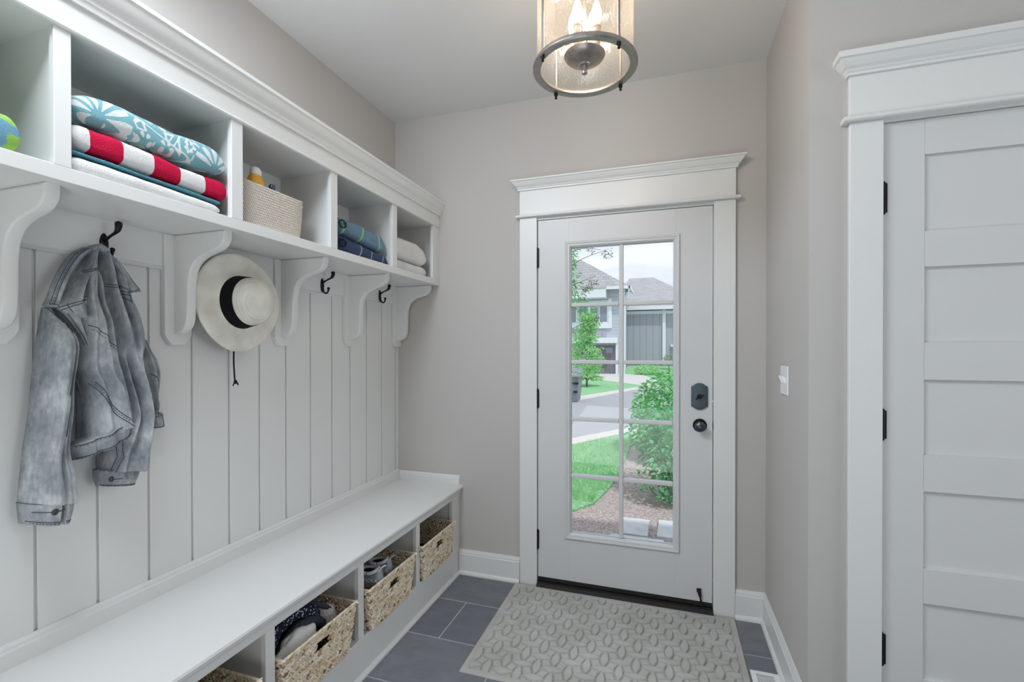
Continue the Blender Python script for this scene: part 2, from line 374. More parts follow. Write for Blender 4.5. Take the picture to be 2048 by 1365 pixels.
# ------------------------------------------------------------------ five panel closet door
door2 = thing('door_2', 'white five-panel closet door with dark hinges', 'door', (0.672, 1.85, 0), kind='structure')
PX0, PX1 = 0.785, 1.322; CX0, CX1, CZ0, CZ1 = 0.6705, 1.4345, 0.010, 2.064; CY0 = 1.829
PZ = [(1.707, 1.951), (1.350, 1.592), (0.989, 1.231), (0.624, 0.873), (0.266, 0.513)]
b = MB(); b.box(CX0, PX0, CY0, CY0+0.035, CZ0, CZ1, 0.0012); b.box(PX1, CX1, CY0, CY0+0.035, CZ0, CZ1, 0.0012)
zs = [CZ0]+[z for p in PZ[::-1] for z in p]+[CZ1]
for i in range(0, len(zs), 2): b.box(PX0, PX1, CY0, CY0+0.035, zs[i], zs[i+1], 0.0)
b.build('door_frame', M['door'], door2)
for z0, z1 in PZ:
    b = MB(); b.box(PX0, PX1, CY0+0.011, CY0+0.028, z0, z1)
    b.build('panel', M['door'], door2)
for z0, z1 in ((1.773, 1.869), (1.036, 1.128), (0.298, 0.396)): hinge(door2, 0.6735, 1.8235, z0, z1)

# light switch plate, double toggle, on the right wall
sw = thing('light_switch', 'white double toggle light switch plate on the wall right of the entry door', 'light switch', (XR, 2.149, 1.202))
b = MB(); b.box(XR-0.006, XR, 2.090, 2.208, 1.143, 1.260, 0.003, 2); b.build('cover_plate', M['plate'], sw)
for y in (2.126, 2.172):
    b = MB(); b.prism([(XR-0.006, 1.190), (XR-0.006, 1.212), (XR-0.018, 1.222), (XR-0.019, 1.214), (XR-0.010, 1.192)], y-0.005, y+0.005, 'y'); b.build('toggle', M['plate'], sw)
# floor register
vent = thing('floor_register', 'white slotted floor vent beside the mat and right wall', 'floor vent', (0.383, 1.99, 0))
b = MB(); x0, x1, y0, y1 = 0.331, 0.436, 1.840, 2.132
b.box(x0, x0+0.02, y0, y1, 0.0, 0.005, 0.001); b.box(x1-0.02, x1, y0, y1, 0.0, 0.005, 0.001); b.box(x0+0.02, x1-0.02, y0, y0+0.02, 0, 0.005); b.box(x0+0.02, x1-0.02, y1-0.02, y1, 0, 0.005)
b.build('vent_frame', M['plate'], vent)
b = MB()
y = y0+0.024
while y < y1-0.024: b.box(x0+0.02, x1-0.02, y, y+0.004, 0.001, 0.004); y += 0.0095
b.build('louver_grille', M['plate'], vent)
b = MB(); b.box(x0+0.019, x1-0.019, y0+0.019, y1-0.019, 0.0, 0.0008); b.build('duct_opening', M['black'], vent)
# ------------------------------------------------------------------ built-in: wall boards, bench, cubby shelf
b = MB(); PXF = -1.582
seams = [0.07, 0.213, 0.356, 0.498, 0.634, 0.7745, 0.917, 1.060, 1.205, 1.3515, 1.492, 1.633, 1.781, 1.930, 2.070, 2.213, 2.360, 2.505]
b.box(XL, -1.5905, 0.07, YB, 0.45, 1.75)
for a, c in zip(seams, seams[1:]): b.box(-1.592, PXF, a+0.0037, c-0.0037, 0.50, 1.745, 0.0012)
b.box(-1.592, PXF+0.004, 2.5085, YB, 0.50, 1.745, 0.001)
b.prism([(-1.592, 1.592), (-1.574, 1.592), (-1.570, 1.597), (-1.574, 1.602), (-1.572, 1.604), (-1.572, 1.745), (-1.592, 1.745)], 0.2, YB, 'y')
struct(b.build('trim_6', M['white']))

BN = 0.235; BENCH_DIV = [0.227, 0.682, 1.137, 1.5915, 2.0455]
bench = thing('storage_bench', 'long white built-in bench with open cubbies for wicker baskets', 'bench', (-1.37, 1.37, 0))
b = MB()
b.prism([(-1.578, 0.503), (-1.157, 0.503), (-1.150, 0.500), (-1.143, 0.505), (-1.1405, 0.512), (-1.143, 0.519), (-1.150, 0.5235), (-1.578, 0.5235)], 0.2, YB, 'y')
b.build('seat_top', M['white'], bench, 'auto')
b = MB()
b.prism([(-1.178, 0.503), (-1.150, 0.503), (-1.150, 0.497), (-1.153, 0.493), (-1.157, 0.487), (-1.158, 0.480), (-1.163, 0.477), (-1.163, 0.471), (-1.178, 0.471)], 0.2, YB, 'y')
b.build('seat_moulding', M['white'], bench, 'auto')
b = MB()
b.prism([(-1.582, 0.5235), (-1.566, 0.5235), (-1.566, 0.566), (-1.570, 0.570), (-1.571, 0.577), (-1.577, 0.585), (-1.582, 0.585)], 0.2, YB, 'y')
b.prism([(YB, 0.5235), (YB-0.017, 0.5235), (YB-0.017, 0.560), (YB-0.013, 0.564), (YB-0.012, 0.571), (YB-0.006, 0.578), (YB, 0.578)], -1.566, -1.160, 'x')
b.build('upstand', M['white'], bench)
b = MB(); FX = -1.165
b.box(FX-0.02, FX, 0.2, YB, 0.457, 0.503, 0.001); b.box(FX-0.02, FX, 0.2, YB, 0.0, 0.160, 0.0015)
for y in BENCH_DIV: b.box(FX-0.02, FX, y-0.018, y+0.018, 0.160, 0.457, 0.0012)
b.box(FX-0.02, FX, 2.425+0.012, YB, 0.160, 0.457, 0.0012)
b.prism([(FX, 0), (FX+0.014, 0), (FX+0.013, 0.008), (FX+0.008, 0.015), (FX, 0.018)], 0.2, YB-0.015, 'y')
b.build('face_frame', M['white'], bench)
b = MB()
b.box(-1.575, FX-0.02, 0.2, YB, 0.142, 0.160); b.box(-1.592, -1.575, 0.2, YB, 0.142, 0.503); b.box(-1.575, FX-0.02, 0.2, 0.212, 0.16, 0.503)
for y in BENCH_DIV[1:]: b.box(-1.575, FX-0.02, y-0.009, y+0.009, 0.16, 0.503)
b.box(-1.575, FX-0.02, 2.447, 2.465, 0.16, 0.503)
b.build('cubby_carcass', M['white'], bench)

shelf = thing('cubby_shelf', 'white wall-mounted cubby shelf with crown moulding and curved brackets above the bench', 'shelf', (-1.45, 1.37, 1.71))
SF = -1.298; SH_DIV = [0.233, 0.688, 1.141, 1.5985, 2.0515]
b = MB()
b.box(-1.595, SF, 0.2, YB, 1.711, 1.745, 0.0012); b.build('bottom_board', M['white'], shelf)
b = MB()
b.box(-1.595, SF-0.018, 0.2, YB, 2.058, 2.075); b.box(-1.598, -1.585, 0.2, YB, 1.745, 2.058)
b.box(-1.585, -1.567, 0.2, YB, 1.985, 2.058)
for y in SH_DIV[1:]: b.box(-1.585, SF-0.018, y-0.009, y+0.009, 1.745, 2.058)
b.box(-1.585, SF-0.018, 0.2, 0.212, 1.745, 2.058); b.box(-1.585, SF-0.018, YB-0.03, YB-0.012, 1.745, 2.058)
b.build('cubby_carcass', M['white'], shelf)
for i, y in enumerate(SH_DIV+[2.4965]):
    b = MB(); b.box(SF-0.018, SF, y-0.0165-(0.004 if i > 1 else 0)-(0.018 if i == 5 else 0), y+0.0165+(0.005 if i > 1 else 0)+(0.0165 if i == 5 else 0), 1.745, 2.056, 0.0012); b.build('stile', M['white'], shelf)
b = MB()
b.box(SF-0.018, SF+0.002, 0.2, YB, 2.056, 2.150, 0.001)
b.prism([(SF, 2.056), (SF+0.006, 2.057), (SF+0.008, 2.061), (SF+0.006, 2.065), (SF, 2.066)], 0.2, YB, 'y')
b.build('frieze_board', M['white'], shelf)
b = MB()
b.prism([(SF-0.018, 2.127), (SF+0.010, 2.127), (SF+0.010, 2.133), (SF+0.012, 2.139), (SF+0.015, 2.143), (SF+0.015, 2.149), (SF+0.018, 2.154), (SF+0.024, 2.160), (SF+0.029, 2.168), (SF+0.033, 2.179), (SF+0.036, 2.190), (SF+0.041, 2.194), (SF+0.041, 2.205), (SF-0.018, 2.205)], 0.2, YB, 'y')
b.box(-1.60, SF-0.018, 0.2, YB, 2.185, 2.203)
b.build('crown_moulding', M['white'], shelf, 'auto')
prof = [(-1.338, 1.711), (-1.339, 1.690), (-1.345, 1.674), (-1.358, 1.660), (-1.378, 1.650), (-1.405, 1.643), (-1.432, 1.635), (-1.455, 1.624), (-1.473, 1.610), (-1.486, 1.590), (-1.493, 1.565), (-1.497, 1.535), (-1.498, 1.490), (-1.500, 1.446), (-1.504, 1.420), (-1.513, 1.402), (-1.528, 1.388), (-1.547, 1.380), (-1.572, 1.377)]
cur = catmull(prof, 3); outl = cur+[(-1.572, 1.711)]
BY = [0.235, 0.690, 1.1435, 1.600, 2.055, 2.508]
for i, y in enumerate(BY):
    b = MB(); b.prism(outl, y-0.0165, y+0.0165, 'y', 0.006, 3); b.build('bracket', M['white'], shelf, 'auto')
    b = MB(); ya, yb = y-0.046, min(y+0.046, YB-0.0005)
    pts = [(ya, 1.711), (ya, 1.378), (ya+0.008, 1.362), (ya+0.024, 1.343), (yb-0.024, 1.343), (yb-0.008, 1.362), (yb, 1.378), (yb, 1.711)]
    if yb > 2.53: pts = [(ya, 1.711), (ya, 1.378), (ya+0.008, 1.362), (ya+0.024, 1.343), (yb, 1.343), (yb, 1.711)]
    b.prism(pts, -1.5725 if False else -1.582, -1.560, 'x', 0.003); b.build('bracket_plate', M['white'], shelf)

# ------------------------------------------------------------------ coat hooks
def make_hook(y, label):
    h = thing('coat_hook', label, 'coat hook', (-1.572, y, 1.637), 'dark metal coat hooks on the white rail')
    b = MB(); b.ball((-1.571, y, 1.637), 0.034, 0.13, 0.36, 1, 18); b.ball((-1.566, y, 1.622), 0.005, 0.5, 1, 1, 8); b.build('back_plate', M['iron'], h, True)
    b = MB(); pts = catmull([(-1.566, y, 1.650), (-1.556, y, 1.655), (-1.540, y, 1.662), (-1.524, y, 1.668), (-1.512, y, 1.676), (-1.508, y, 1.690)], 4)
    n = len(pts); b.tube(pts, [0.006-0.0022*math.sin(PI*min(1, i/(n*0.7)))+0.0035*sstep((i-n*0.6)/(n*0.4)) for i in range(n)], 10); b.ball((-1.508, y, 1.692), 0.0095, n=14); b.build('upper_prong', M['iron'], h, True)
    b = MB(); pts = catmull([(-1.568, y, 1.622), (-1.564, y, 1.608), (-1.553, y, 1.598), (-1.542, y, 1.600), (-1.536, y, 1.610), (-1.535, y, 1.618)], 4)
    n = len(pts); b.tube(pts, [0.005-0.001*math.sin(PI*i/n) for i in range(n)], 10); b.ball((-1.535, y, 1.620), 0.0070, n=12); b.build('lower_prong', M['iron'], h, True)
    return h
make_hook(0.930, 'dark metal coat hook that the grey denim jacket hangs on')
hk = make_hook(1.350, 'dark metal coat hook behind the straw sun hat'); hk.location.z -= 0.115; hk.location.x -= 0.009
make_hook(1.849, 'empty dark coat hook next to the sun hat, left one of the two empty hooks')
make_hook(2.325, 'empty dark coat hook nearest the corner, right one of the two empty hooks')

# ------------------------------------------------------------------ straw sun hat
t = NT('woven_straw'); t.b.inputs['Roughness'].default_value = 0.8
tcn = t.n('TexCoord'); sep = t.n('SeparateXYZ'); t.l(tcn.outputs['Object'], sep.inputs[0])
rad = t.math('SQRT', t.math('ADD', t.math('MULTIPLY', sep.outputs['Y'], sep.outputs['Y']), t.math('MULTIPLY', sep.outputs['Z'], sep.outputs['Z'])))
rr = t.math('ADD', rad, t.math('MULTIPLY', sep.outputs['X'], 0.8))
w1 = t.math('SINE', t.math('MULTIPLY', rr, 1900.0)); an = t.math('ARCTAN2', sep.outputs['Z'], sep.outputs['Y']); w2 = t.math('SINE', t.math('MULTIPLY', an, 260.0))
hgt = t.math('MULTIPLY', t.math('ADD', w1, w2), 0.25)
n1 = t.n('TexNoise', Scale=14.0, Detail=5.0); t.l(tcn.outputs['Object'], n1.inputs['Vector'])
cc = t.ramp(t.math('ADD', t.math('MULTIPLY', hgt, 0.35), n1.outputs['Fac']), [(0.25, S(216, 211, 197)), (0.75, S(246, 243, 234))])
t.l(cc, t.b.inputs['Base Color']); t.bump(hgt, 0.35, 0.0012); M['straw'] = t.m
HC0 = Vector((-1.525, 1.341, 1.503))
hat = thing('sun_hat', 'wide-brimmed cream straw sun hat with black band hanging on the wall', 'hat', HC0)
b = MB(); prof_o = []; 
NP = 72
def hat_pt(r, h, a):
    wob = 0.006*math.sin(2*a+0.8)+0.004*math.sin(3*a+2.0)
    fr = sstep((r-0.095)/0.085)
    return (h+wob*fr+0.012*fr*math.cos(a-0.4), r*math.cos(a)*(0.985+0.0*fr), r*math.sin(a)*(1.02))
outer = [(0.0005, 0.121), (0.02, 0.1205), (0.045, 0.117), (0.064, 0.109), (0.077, 0.096), (0.084, 0.078), (0.0875, 0.055), (0.090, 0.034), (0.093, 0.020), (0.100, 0.012), (0.115, 0.009), (0.135, 0.011), (0.155, 0.014), (0.170, 0.014), (0.179, 0.010), (0.1805, 0.006)]
inner = [(0.178, 0.006), (0.168, 0.010), (0.150, 0.010), (0.125, 0.006), (0.104, 0.006), (0.092, 0.010), (0.088, 0.022), (0.084, 0.05), (0.078, 0.08), (0.065, 0.100), (0.03, 0.113), (0.0005, 0.114)]
rows = [[tuple(Vector(hat_pt(r, h, 2*PI*i/NP))+HC0) for i in range(NP)] for r, h in outer+inner]
b.grid(rows, closed_u=True, caps=True)
tilt = Matrix.Translation(HC0) @ Matrix.Rotation(math.radians(3), 4, 'Z') @ Matrix.Rotation(math.radians(-3), 4, 'Y') @ Matrix.Translation(-HC0)
for v in b.b.verts: v.co = tilt @ v.co
b.build('hat_body', M['straw'], hat, True, HC0)
b = MB(); rows = []
for r, h in ((0.0945, 0.018), (0.0955, 0.022), (0.0930, 0.034), (0.0905, 0.048), (0.0885, 0.060), (0.0865, 0.066), (0.082, 0.060), (0.086, 0.03)):
    rows.append([tuple(Vector(hat_pt(r+0.0012, h-0.003+0.004*math.sin(a), a))+HC0) for a in [2*PI*i/NP for i in range(NP)]])
b.grid(rows+[rows[0]], closed_u=True)
g = MB()
for v in b.b.verts: v.co = tilt @ v.co
bmesh.ops.recalc_face_normals(b.b, faces=b.b.faces)
b.build('hat_band', cloth('black_grosgrain', S(22, 22, 24), rough=0.9), hat, True)
b = MB(); b.tube(catmull([(-1.53, 1.330, 1.36), (-1.535, 1.332, 1.325), (-1.538, 1.334, 1.28), (-1.54, 1.338, 1.24), (-1.54, 1.340, 1.215), (-1.54, 1.343, 1.205)], 5), 0.0028, 6)
b.ball((-1.54, 1.343, 1.206), 0.007, 0.8, 1, 1.2, 8); b.tube([(-1.54, 1.343, 1.206), (-1.54, 1.335, 1.198), (-1.54, 1.332, 1.192)], 0.0022, 6); b.tube([(-1.54, 1.343, 1.206), (-1.54, 1.352, 1.201), (-1.54, 1.354, 1.193)], 0.0026, 6)
b.build('chin_cord', cloth('navy_cord', S(32, 36, 46)), hat, True)

# ------------------------------------------------------------------ folded towels
def towel_mesh(y0, y1, z0f, z1f, xf, xb, seed, amp=0.004, nY=70, nP=44, endr=0.03, front_bulge=0.0):
    b = MB(); rows = []
    for j in range(nY+1):
        v = j/nY; y = y0+(y1-y0)*v
        e = min(v, 1-v)*(y1-y0)/endr; k = math.sqrt(max(0.0, 1-(1-min(1, e))**2)); k = max(k, 0.03)
        za, zb = z0f(v), z1f(v); zm = za+(zb-za)*0.42; h0 = (zm-za)*k; h1 = (zb-zm)*k; ring = []
        xm = (xf+xb)/2; a = abs(xf-xb)/2*(0.90+0.10*k)
        for i in range(nP):
            t = 2*PI*i/nP; c, s = math.cos(t), math.sin(t); pw = 0.35
            px = xm+a*math.copysign(abs(c)**pw, c); hh = h1 if s > 0 else h0
            pw2 = 0.62; pz = zm+hh*math.copysign(abs(s)**pw2, s)
            q = Vector((px*7, y*9, pz*9+seed*3.7))
            d = noise.noise(q)*amp+noise.noise(q*2.7)*amp*0.35
            if s < -0.2: d *= 0.1
            px += d*0.8*math.copysign(1, c) if abs(c) > 0.2 else 0; pz += d*(1 if s > 0 else 0.2)
            ring.append((px, y, max(pz, za)))
        rows.append(ring)
    b.grid(rows, closed_u=True, caps=True); return b
TERRY = dict(scale=420.0, bump=0.9, dist=0.003)
# cubby 2: three beach towels
t = NT('red_white_stripe_terry'); t.b.inputs['Roughness'].default_value = 0.95; t.b.inputs['Specular IOR Level'].default_value = 0.1
tcn = t.n('TexCoord'); sep = t.n('SeparateXYZ'); t.l(tcn.outputs['Object'], sep.inputs[0])
nn = t.n('TexNoise', Scale=12.0); t.l(tcn.outputs['Object'], nn.inputs['Vector'])
yy = t.math('ADD', sep.outputs['Y'], t.math('MULTIPLY', nn.outputs['Fac'], 0.006))
fr = t.math('FRACT', t.math('DIVIDE', t.math('SUBTRACT', yy, 0.749-0.1475*3), 0.1475)); st = t.math('LESS_THAN', fr, 0.495)
t.l(t.mix(st, S(222, 220, 219), S(196, 28, 66)), t.b.inputs['Base Color'])
n2 = t.n('TexNoise', Scale=420.0, Detail=2.0); t.l(tcn.outputs['Object'], n2.inputs['Vector']); t.bump(n2.outputs['Fac'], 0.9, 0.003); M['stripe'] = t.m
# floral towel: curled white petals on aqua, medallions in polar coordinates
t = NT('aqua_floral_terry'); t.b.inputs['Roughness'].default_value = 0.95; t.b.inputs['Specular IOR Level'].default_value = 0.1
tcn = t.n('TexCoord'); sep = t.n('SeparateXYZ'); t.l(tcn.outputs['Object'], sep.inputs[0])
U = t.math('ADD', sep.outputs['Y'], 0.0); Vv = t.math('ADD', sep.outputs['Z'], t.math('MULTIPLY', sep.outputs['X'], -0.8))   # wraps over the fold
def medal(cu, cv, n, r0, r1, ph):
    du = t.math('SUBTRACT', U, cu); dv = t.math('SUBTRACT', Vv, cv)
    r = t.math('SQRT', t.math('ADD', t.math('MULTIPLY', du, du), t.math('MULTIPLY', dv, dv)))
    th = t.math('ARCTAN2', dv, du); c = t.math('COSINE', t.math('ADD', t.math('MULTIPLY', th, float(n)), ph))
    # petal: |c| wide near r mid
    mid = t.math('DIVIDE', t.math('SUBTRACT', r, r0), r1-r0); w = t.math('SINE', t.math('MULTIPLY', mid, PI*0.93))
    inr = t.math('MULTIPLY', t.math('GREATER_THAN', r, r0), t.math('LESS_THAN', r, r1))
    return t.math('MULTIPLY', t.math('GREATER_THAN', t.math('ADD', c, t.math('MULTIPLY', w, 1.05)), 0.72), inr)
base_v = 1.91+1.312*0.8
masks = [medal(0.765, base_v-0.015, 11, 0.016, 0.075, 0.3), medal(1.075, base_v-0.030, 11, 0.014, 0.066, 1.1), medal(0.915, base_v+0.085, 9, 0.016, 0.06, 0.0), medal(0.93, base_v-0.022, 5, 0.006, 0.020, 0.6), medal(0.995, base_v+0.006, 5, 0.005, 0.018, 0.6), medal(0.872, base_v-0.028, 6, 0.008, 0.021, 0.2)]
vo = t.n('TexVoronoi', Scale=22.0); vo.feature = 'DISTANCE_TO_EDGE'; t.l(tcn.outputs['Object'], vo.inputs['Vector'])
vine = t.math('LESS_THAN', t.math('ABSOLUTE', t.math('SUBTRACT', t.math('SINE', t.math('ADD', t.math('MULTIPLY', U, 22.0), t.math('MULTIPLY', Vv, 60.0))), 0.1)), 0.13)
ring = t.math('LESS_THAN', t.math('ABSOLUTE', t.math('SUBTRACT', vo.outputs['Distance'], 0.16)), 0.045)
m_ = t.math('MAXIMUM', vine, ring)
# medallions win over vines inside their circles
acc = m_
for q, (cu, cv, r1) in zip(masks[:3], ((0.765, base_v-0.015, 0.078), (1.075, base_v-0.030, 0.069), (0.915, base_v+0.085, 0.062))):
    du = t.math('SUBTRACT', U, cu); dv = t.math('SUBTRACT', Vv, cv); r = t.math('SQRT', t.math('ADD', t.math('MULTIPLY', du, du), t.math('MULTIPLY', dv, dv)))
    ins = t.math('LESS_THAN', r, r1); acc = t.math('ADD', t.math('MULTIPLY', acc, t.math('SUBTRACT', 1.0, ins)), t.math('MULTIPLY', q, ins))
for q in masks[3:]: acc = t.math('MAXIMUM', acc, q)
t.l(t.mix(acc, S(128, 180, 188), S(222, 228, 226)), t.b.inputs['Base Color'])
n2 = t.n('TexNoise', Scale=420.0, Detail=2.0); t.l(tcn.outputs['Object'], n2.inputs['Vector']); t.bump(n2.outputs['Fac'], 0.9, 0.003); M['floral'] = t.m
M['wht_terry'] = cloth('white_terry', S(240, 239, 236), **TERRY); M['teal_terry'] = cloth('teal_terry', S(92, 156, 170), **TERRY)

def towel(name, label, mesh, mat, group=None):
    o = mesh.build(name, mat, None, True); return tag(o, label, 'towel', group)
g2 = 'folded beach towels stacked in the widest open cubby'
tw = towel('beach_towel', 'white folded beach towel with a teal underside, bottom of the three-towel stack', towel_mesh(0.706, 1.098, lambda v: 1.7455, lambda v: 1.788+0.003*math.sin(2.5*v+0.5)-0.010*v, -1.309, -1.55, 1, 0.003), M['wht_terry'], g2)
towel_mesh(0.706, 1.100, lambda v: 1.786+0.003*math.sin(2.5*v+0.5)-0.010*v, lambda v: 1.7965+0.003*math.sin(3*v)-0.007*v, -1.313, -1.55, 2, 0.002, endr=0.012).build('teal_layer', M['teal_terry'], tw, True)
towel('beach_towel', 'red and white striped folded beach towel in the middle of the stack', towel_mesh(0.707, 1.1225, lambda v: 1.8010-0.012*v, lambda v: 1.866-0.006*v+0.003*math.sin(7*v), -1.307, -1.55, 3, 0.0035), M['stripe'], g2)
towel('beach_towel', 'aqua and white floral folded beach towel on top of the stack', towel_mesh(0.707, 1.118, lambda v: 1.8710-0.006*v, lambda v: 1.940+0.016*math.sin(PI*v*0.95)+0.004*math.sin(9*v), -1.310, -1.55, 4, 0.005, endr=0.05), M['floral'], g2)
# cubby 1: lime and blue towel
t = NT('lime_blue_terry'); t.b.inputs['Roughness'].default_value = 0.95
v = t.obj(); vo = t.n('TexVoronoi', Scale=38.0); vo.feature = 'SMOOTH_F1'; t.l(v, vo.inputs['Vector']); n2 = t.n('TexNoise', Scale=30.0, Detail=3.0); t.l(v, n2.inputs['Vector'])
t.l(t.mix(t.ramp(t.math('ADD', vo.outputs['Distance'], t.math('MULTIPLY', n2.outputs['Fac'], 0.35)), [(0.60, (0, 0, 0, 1)), (0.68, (1, 1, 1, 1))]), S(140, 186, 84), S(104, 150, 172)), t.b.inputs['Base Color'])
n3 = t.n('TexNoise', Scale=420.0); t.l(v, n3.inputs['Vector']); t.bump(n3.outputs['Fac'], 0.9, 0.003)
towel('beach_towel', 'lime green and blue folded towel at the far left end of the shelf', towel_mesh(0.28, 0.630, lambda v: 1.7455, lambda v: 1.856-0.020*v, -1.318, -1.54, 5, 0.004, endr=0.022), t.m)
# cubby 4: blue-green towel over navy towel
def line_towel(name, basec, linec, sc, thr, dist=2.0):
    t = NT(name); t.b.inputs['Roughness'].default_value = 0.95; v = t.obj((1, 1, 1.3))
    w = t.n('TexWave', Scale=sc); w.inputs['Distortion'].default_value = dist; w.inputs['Detail'].default_value = 1.0; w.inputs['Detail Scale'].default_value = 1.2; w.bands_direction = 'Y'; t.l(v, w.inputs['Vector'])
    n = t.n('TexNoise', Scale=8.0, Detail=4.0); t.l(v, n.inputs['Vector'])
    bc = t.ramp(n.outputs['Fac'], [(0.3, tuple(x*0.72 for x in basec[:3])+(1,)), (0.7, basec)])
    t.l(t.mix(t.ramp(w.outputs['Fac'], [(thr, (0, 0, 0, 1)), (thr+0.02, (1, 1, 1, 1))]), bc, linec), t.b.inputs['Base Color'])
    n3 = t.n('TexNoise', Scale=420.0); t.l(v, n3.inputs['Vector']); t.bump(n3.outputs['Fac'], 0.8, 0.003); return t.m
def rolled(y0, y1, z0f, z1f, xf, xb, seed, mat, name, label, group):
    o = towel(name, label, towel_mesh(y0, y1, z0f, z1f, xf, xb, seed, 0.006, endr=0.035), mat, group)
    return o
g4 = 'two folded dark towels in the cubby right of the rope basket'
nav = rolled(1.640, 2.034, lambda v: 1.7455, lambda v: 1.822-0.022*v+0.006*math.sin(5*v), -1.322, -1.55, 6, line_towel('navy_line_terry', S(62, 76, 112), S(150, 172, 190), 2.6, 0.975, 7.0), 'beach_towel', 'navy folded towel with pale curved lines, under the blue-green towel', g4)
blu = rolled(1.640, 2.016, lambda v: 1.825-0.018*v+0.006*math.sin(5*v), lambda v: 1.905+0.006*math.sin(4*v)-0.006*v, -1.326, -1.55, 7, line_towel('slate_lime_terry', S(118, 146, 168), S(150, 208, 130), 1.8, 0.978, 9.0), 'beach_towel', 'slate blue folded towel with lime green lines, on top of the navy towel', g4)
# rolled inner end visible at the left of both
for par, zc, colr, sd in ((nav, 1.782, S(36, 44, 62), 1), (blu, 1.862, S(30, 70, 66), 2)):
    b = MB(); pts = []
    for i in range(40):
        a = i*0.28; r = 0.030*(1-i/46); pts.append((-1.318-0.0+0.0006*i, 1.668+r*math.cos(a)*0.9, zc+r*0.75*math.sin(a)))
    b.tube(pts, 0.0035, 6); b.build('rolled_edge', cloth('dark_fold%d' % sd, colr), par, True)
g5 = 'two white folded towels in the corner cubby'
towel('bath_towel', 'white folded bath towel at the bottom of the corner cubby', towel_mesh(2.088, 2.447, lambda v: 1.7455, lambda v: 1.812-0.010*v, -1.330, -1.55, 8, 0.005, endr=0.04), M['wht_terry'], g5)
towel('bath_towel', 'plump white folded bath towel on top in the corner cubby', towel_mesh(2.088, 2.455, lambda v: 1.813-0.010*v, lambda v: 1.925+0.012*math.sin(PI*v)-0.008*v, -1.330, -1.55, 9, 0.006, endr=0.075), M['wht_terry'], g5)

# ------------------------------------------------------------------ cotton rope basket with bottles
t = NT('cream_cotton_rope'); t.b.inputs['Roughness'].default_value = 0.9
tcn = t.n('TexCoord'); sep = t.n('SeparateXYZ'); t.l(tcn.outputs['Object'], sep.inputs[0])
tw_ = t.math('SINE', t.math('ADD', t.math('MULTIPLY', sep.outputs['Y'], 620.0), t.math('ADD', t.math('MULTIPLY', sep.outputs['X'], 620.0), t.math('MULTIPLY', sep.outputs['Z'], 420.0))))
t.l(t.ramp(tw_, [(0.0, S(214, 203, 190)), (0.7, S(236, 228, 218))]), t.b.inputs['Base Color']); t.bump(tw_, 0.6, 0.002); M['rope'] = t.m
rb = thing('rope_basket', 'cream coiled cotton rope basket holding bottles on the shelf', 'basket', (-1.415, 1.33, 1.745))
b = MB(); nk = 17
def rr_pt(a, hw, hd, p=0.42):
    c, s = math.cos(a), math.sin(a); return (hd*math.copysign(abs(s)**p, s), hw*math.copysign(abs(c)**p, c))
rows = []
NR = nk*6
for k in range(NR+1):
    v = k/NR; ridge = 0.0022*abs(math.sin(PI*v*nk)); hw = 0.135+0.013*v+0.004*math.sin(PI*v)+ridge; hd = 0.078+0.008*v+ridge
    z = 1.7462+0.156*v; rows.append([(-1.415+rr_pt(2*PI*i/96, hw, hd)[0], 1.338+rr_pt(2*PI*i/96, hw, hd)[1], z+0.006*v*math.cos(2*(2*PI*i/96))) for i in range(96)])
for k in range(8, -1, -1):
    v = k/8; hw = 0.128+0.013*v; hd = 0.071+0.008*v
    rows.append([(-1.415+rr_pt(2*PI*i/96, hw, hd)[0], 1.338+rr_pt(2*PI*i/96, hw, hd)[1], 1.752+0.148*v) for i in range(96)])
b.grid(rows, closed_u=True, caps=True); b.build('coiled_body', M['rope'], rb, True)
bo = thing('sunscreen_bottle', 'yellow bottle with a white domed cap in the rope basket', 'bottle', (-1.385, 1.292, 1.752))
b = MB(); b.lathe([(0.022, 1.7525), (0.026, 1.757), (0.027, 1.86), (0.027, 1.905), (0.025, 1.925), (0.019, 1.942), (0.0165, 1.947)], (-1.385, 1.292, 0), n=28, sx=1, sy=1.25)
b.build('bottle_body', paint('yellow_plastic', S(226, 168, 50), 0.25), bo, True)
b = MB(); b.lathe([(0.0178, 1.944), (0.0182, 1.955), (0.017, 1.966), (0.012, 1.974), (0.004, 1.977)], (-1.385, 1.292, 0), n=24, sx=1, sy=1.15); b.build('cap', M['plate'], bo, True)
def small_bottle(y, x, zt, c, lab, clear=True):
    o = thing('lotion_bottle', lab, 'bottle', (x, y, 1.752))
    b = MB(); b.lathe([(0.014, 1.7525), (0.017, 1.756), (0.017, zt-0.045), (0.013, zt-0.034), (0.010, zt-0.03)], (x, y, 0), n=20); b.build('bottle_body', paint('bottle_'+str(int(y*100)), c, 0.25), o, True)
    b = MB(); b.lathe([(0.0115, zt-0.031), (0.0115, zt-0.004), (0.009, zt)], (x, y, 0), n=20); b.build('cap', c and metal('tinted_cap_'+str(int(y*100)), S(70, 84, 104), 0.15, 0.3), o, True)
small_bottle(1.212, -1.385, 1.948, S(96, 150, 176), 'small blue bottle with a dark cap at the left end of the rope basket')
small_bottle(1.352, -1.372, 1.932, S(60, 70, 92), 'small dark blue bottle right of the yellow bottle in the rope basket')
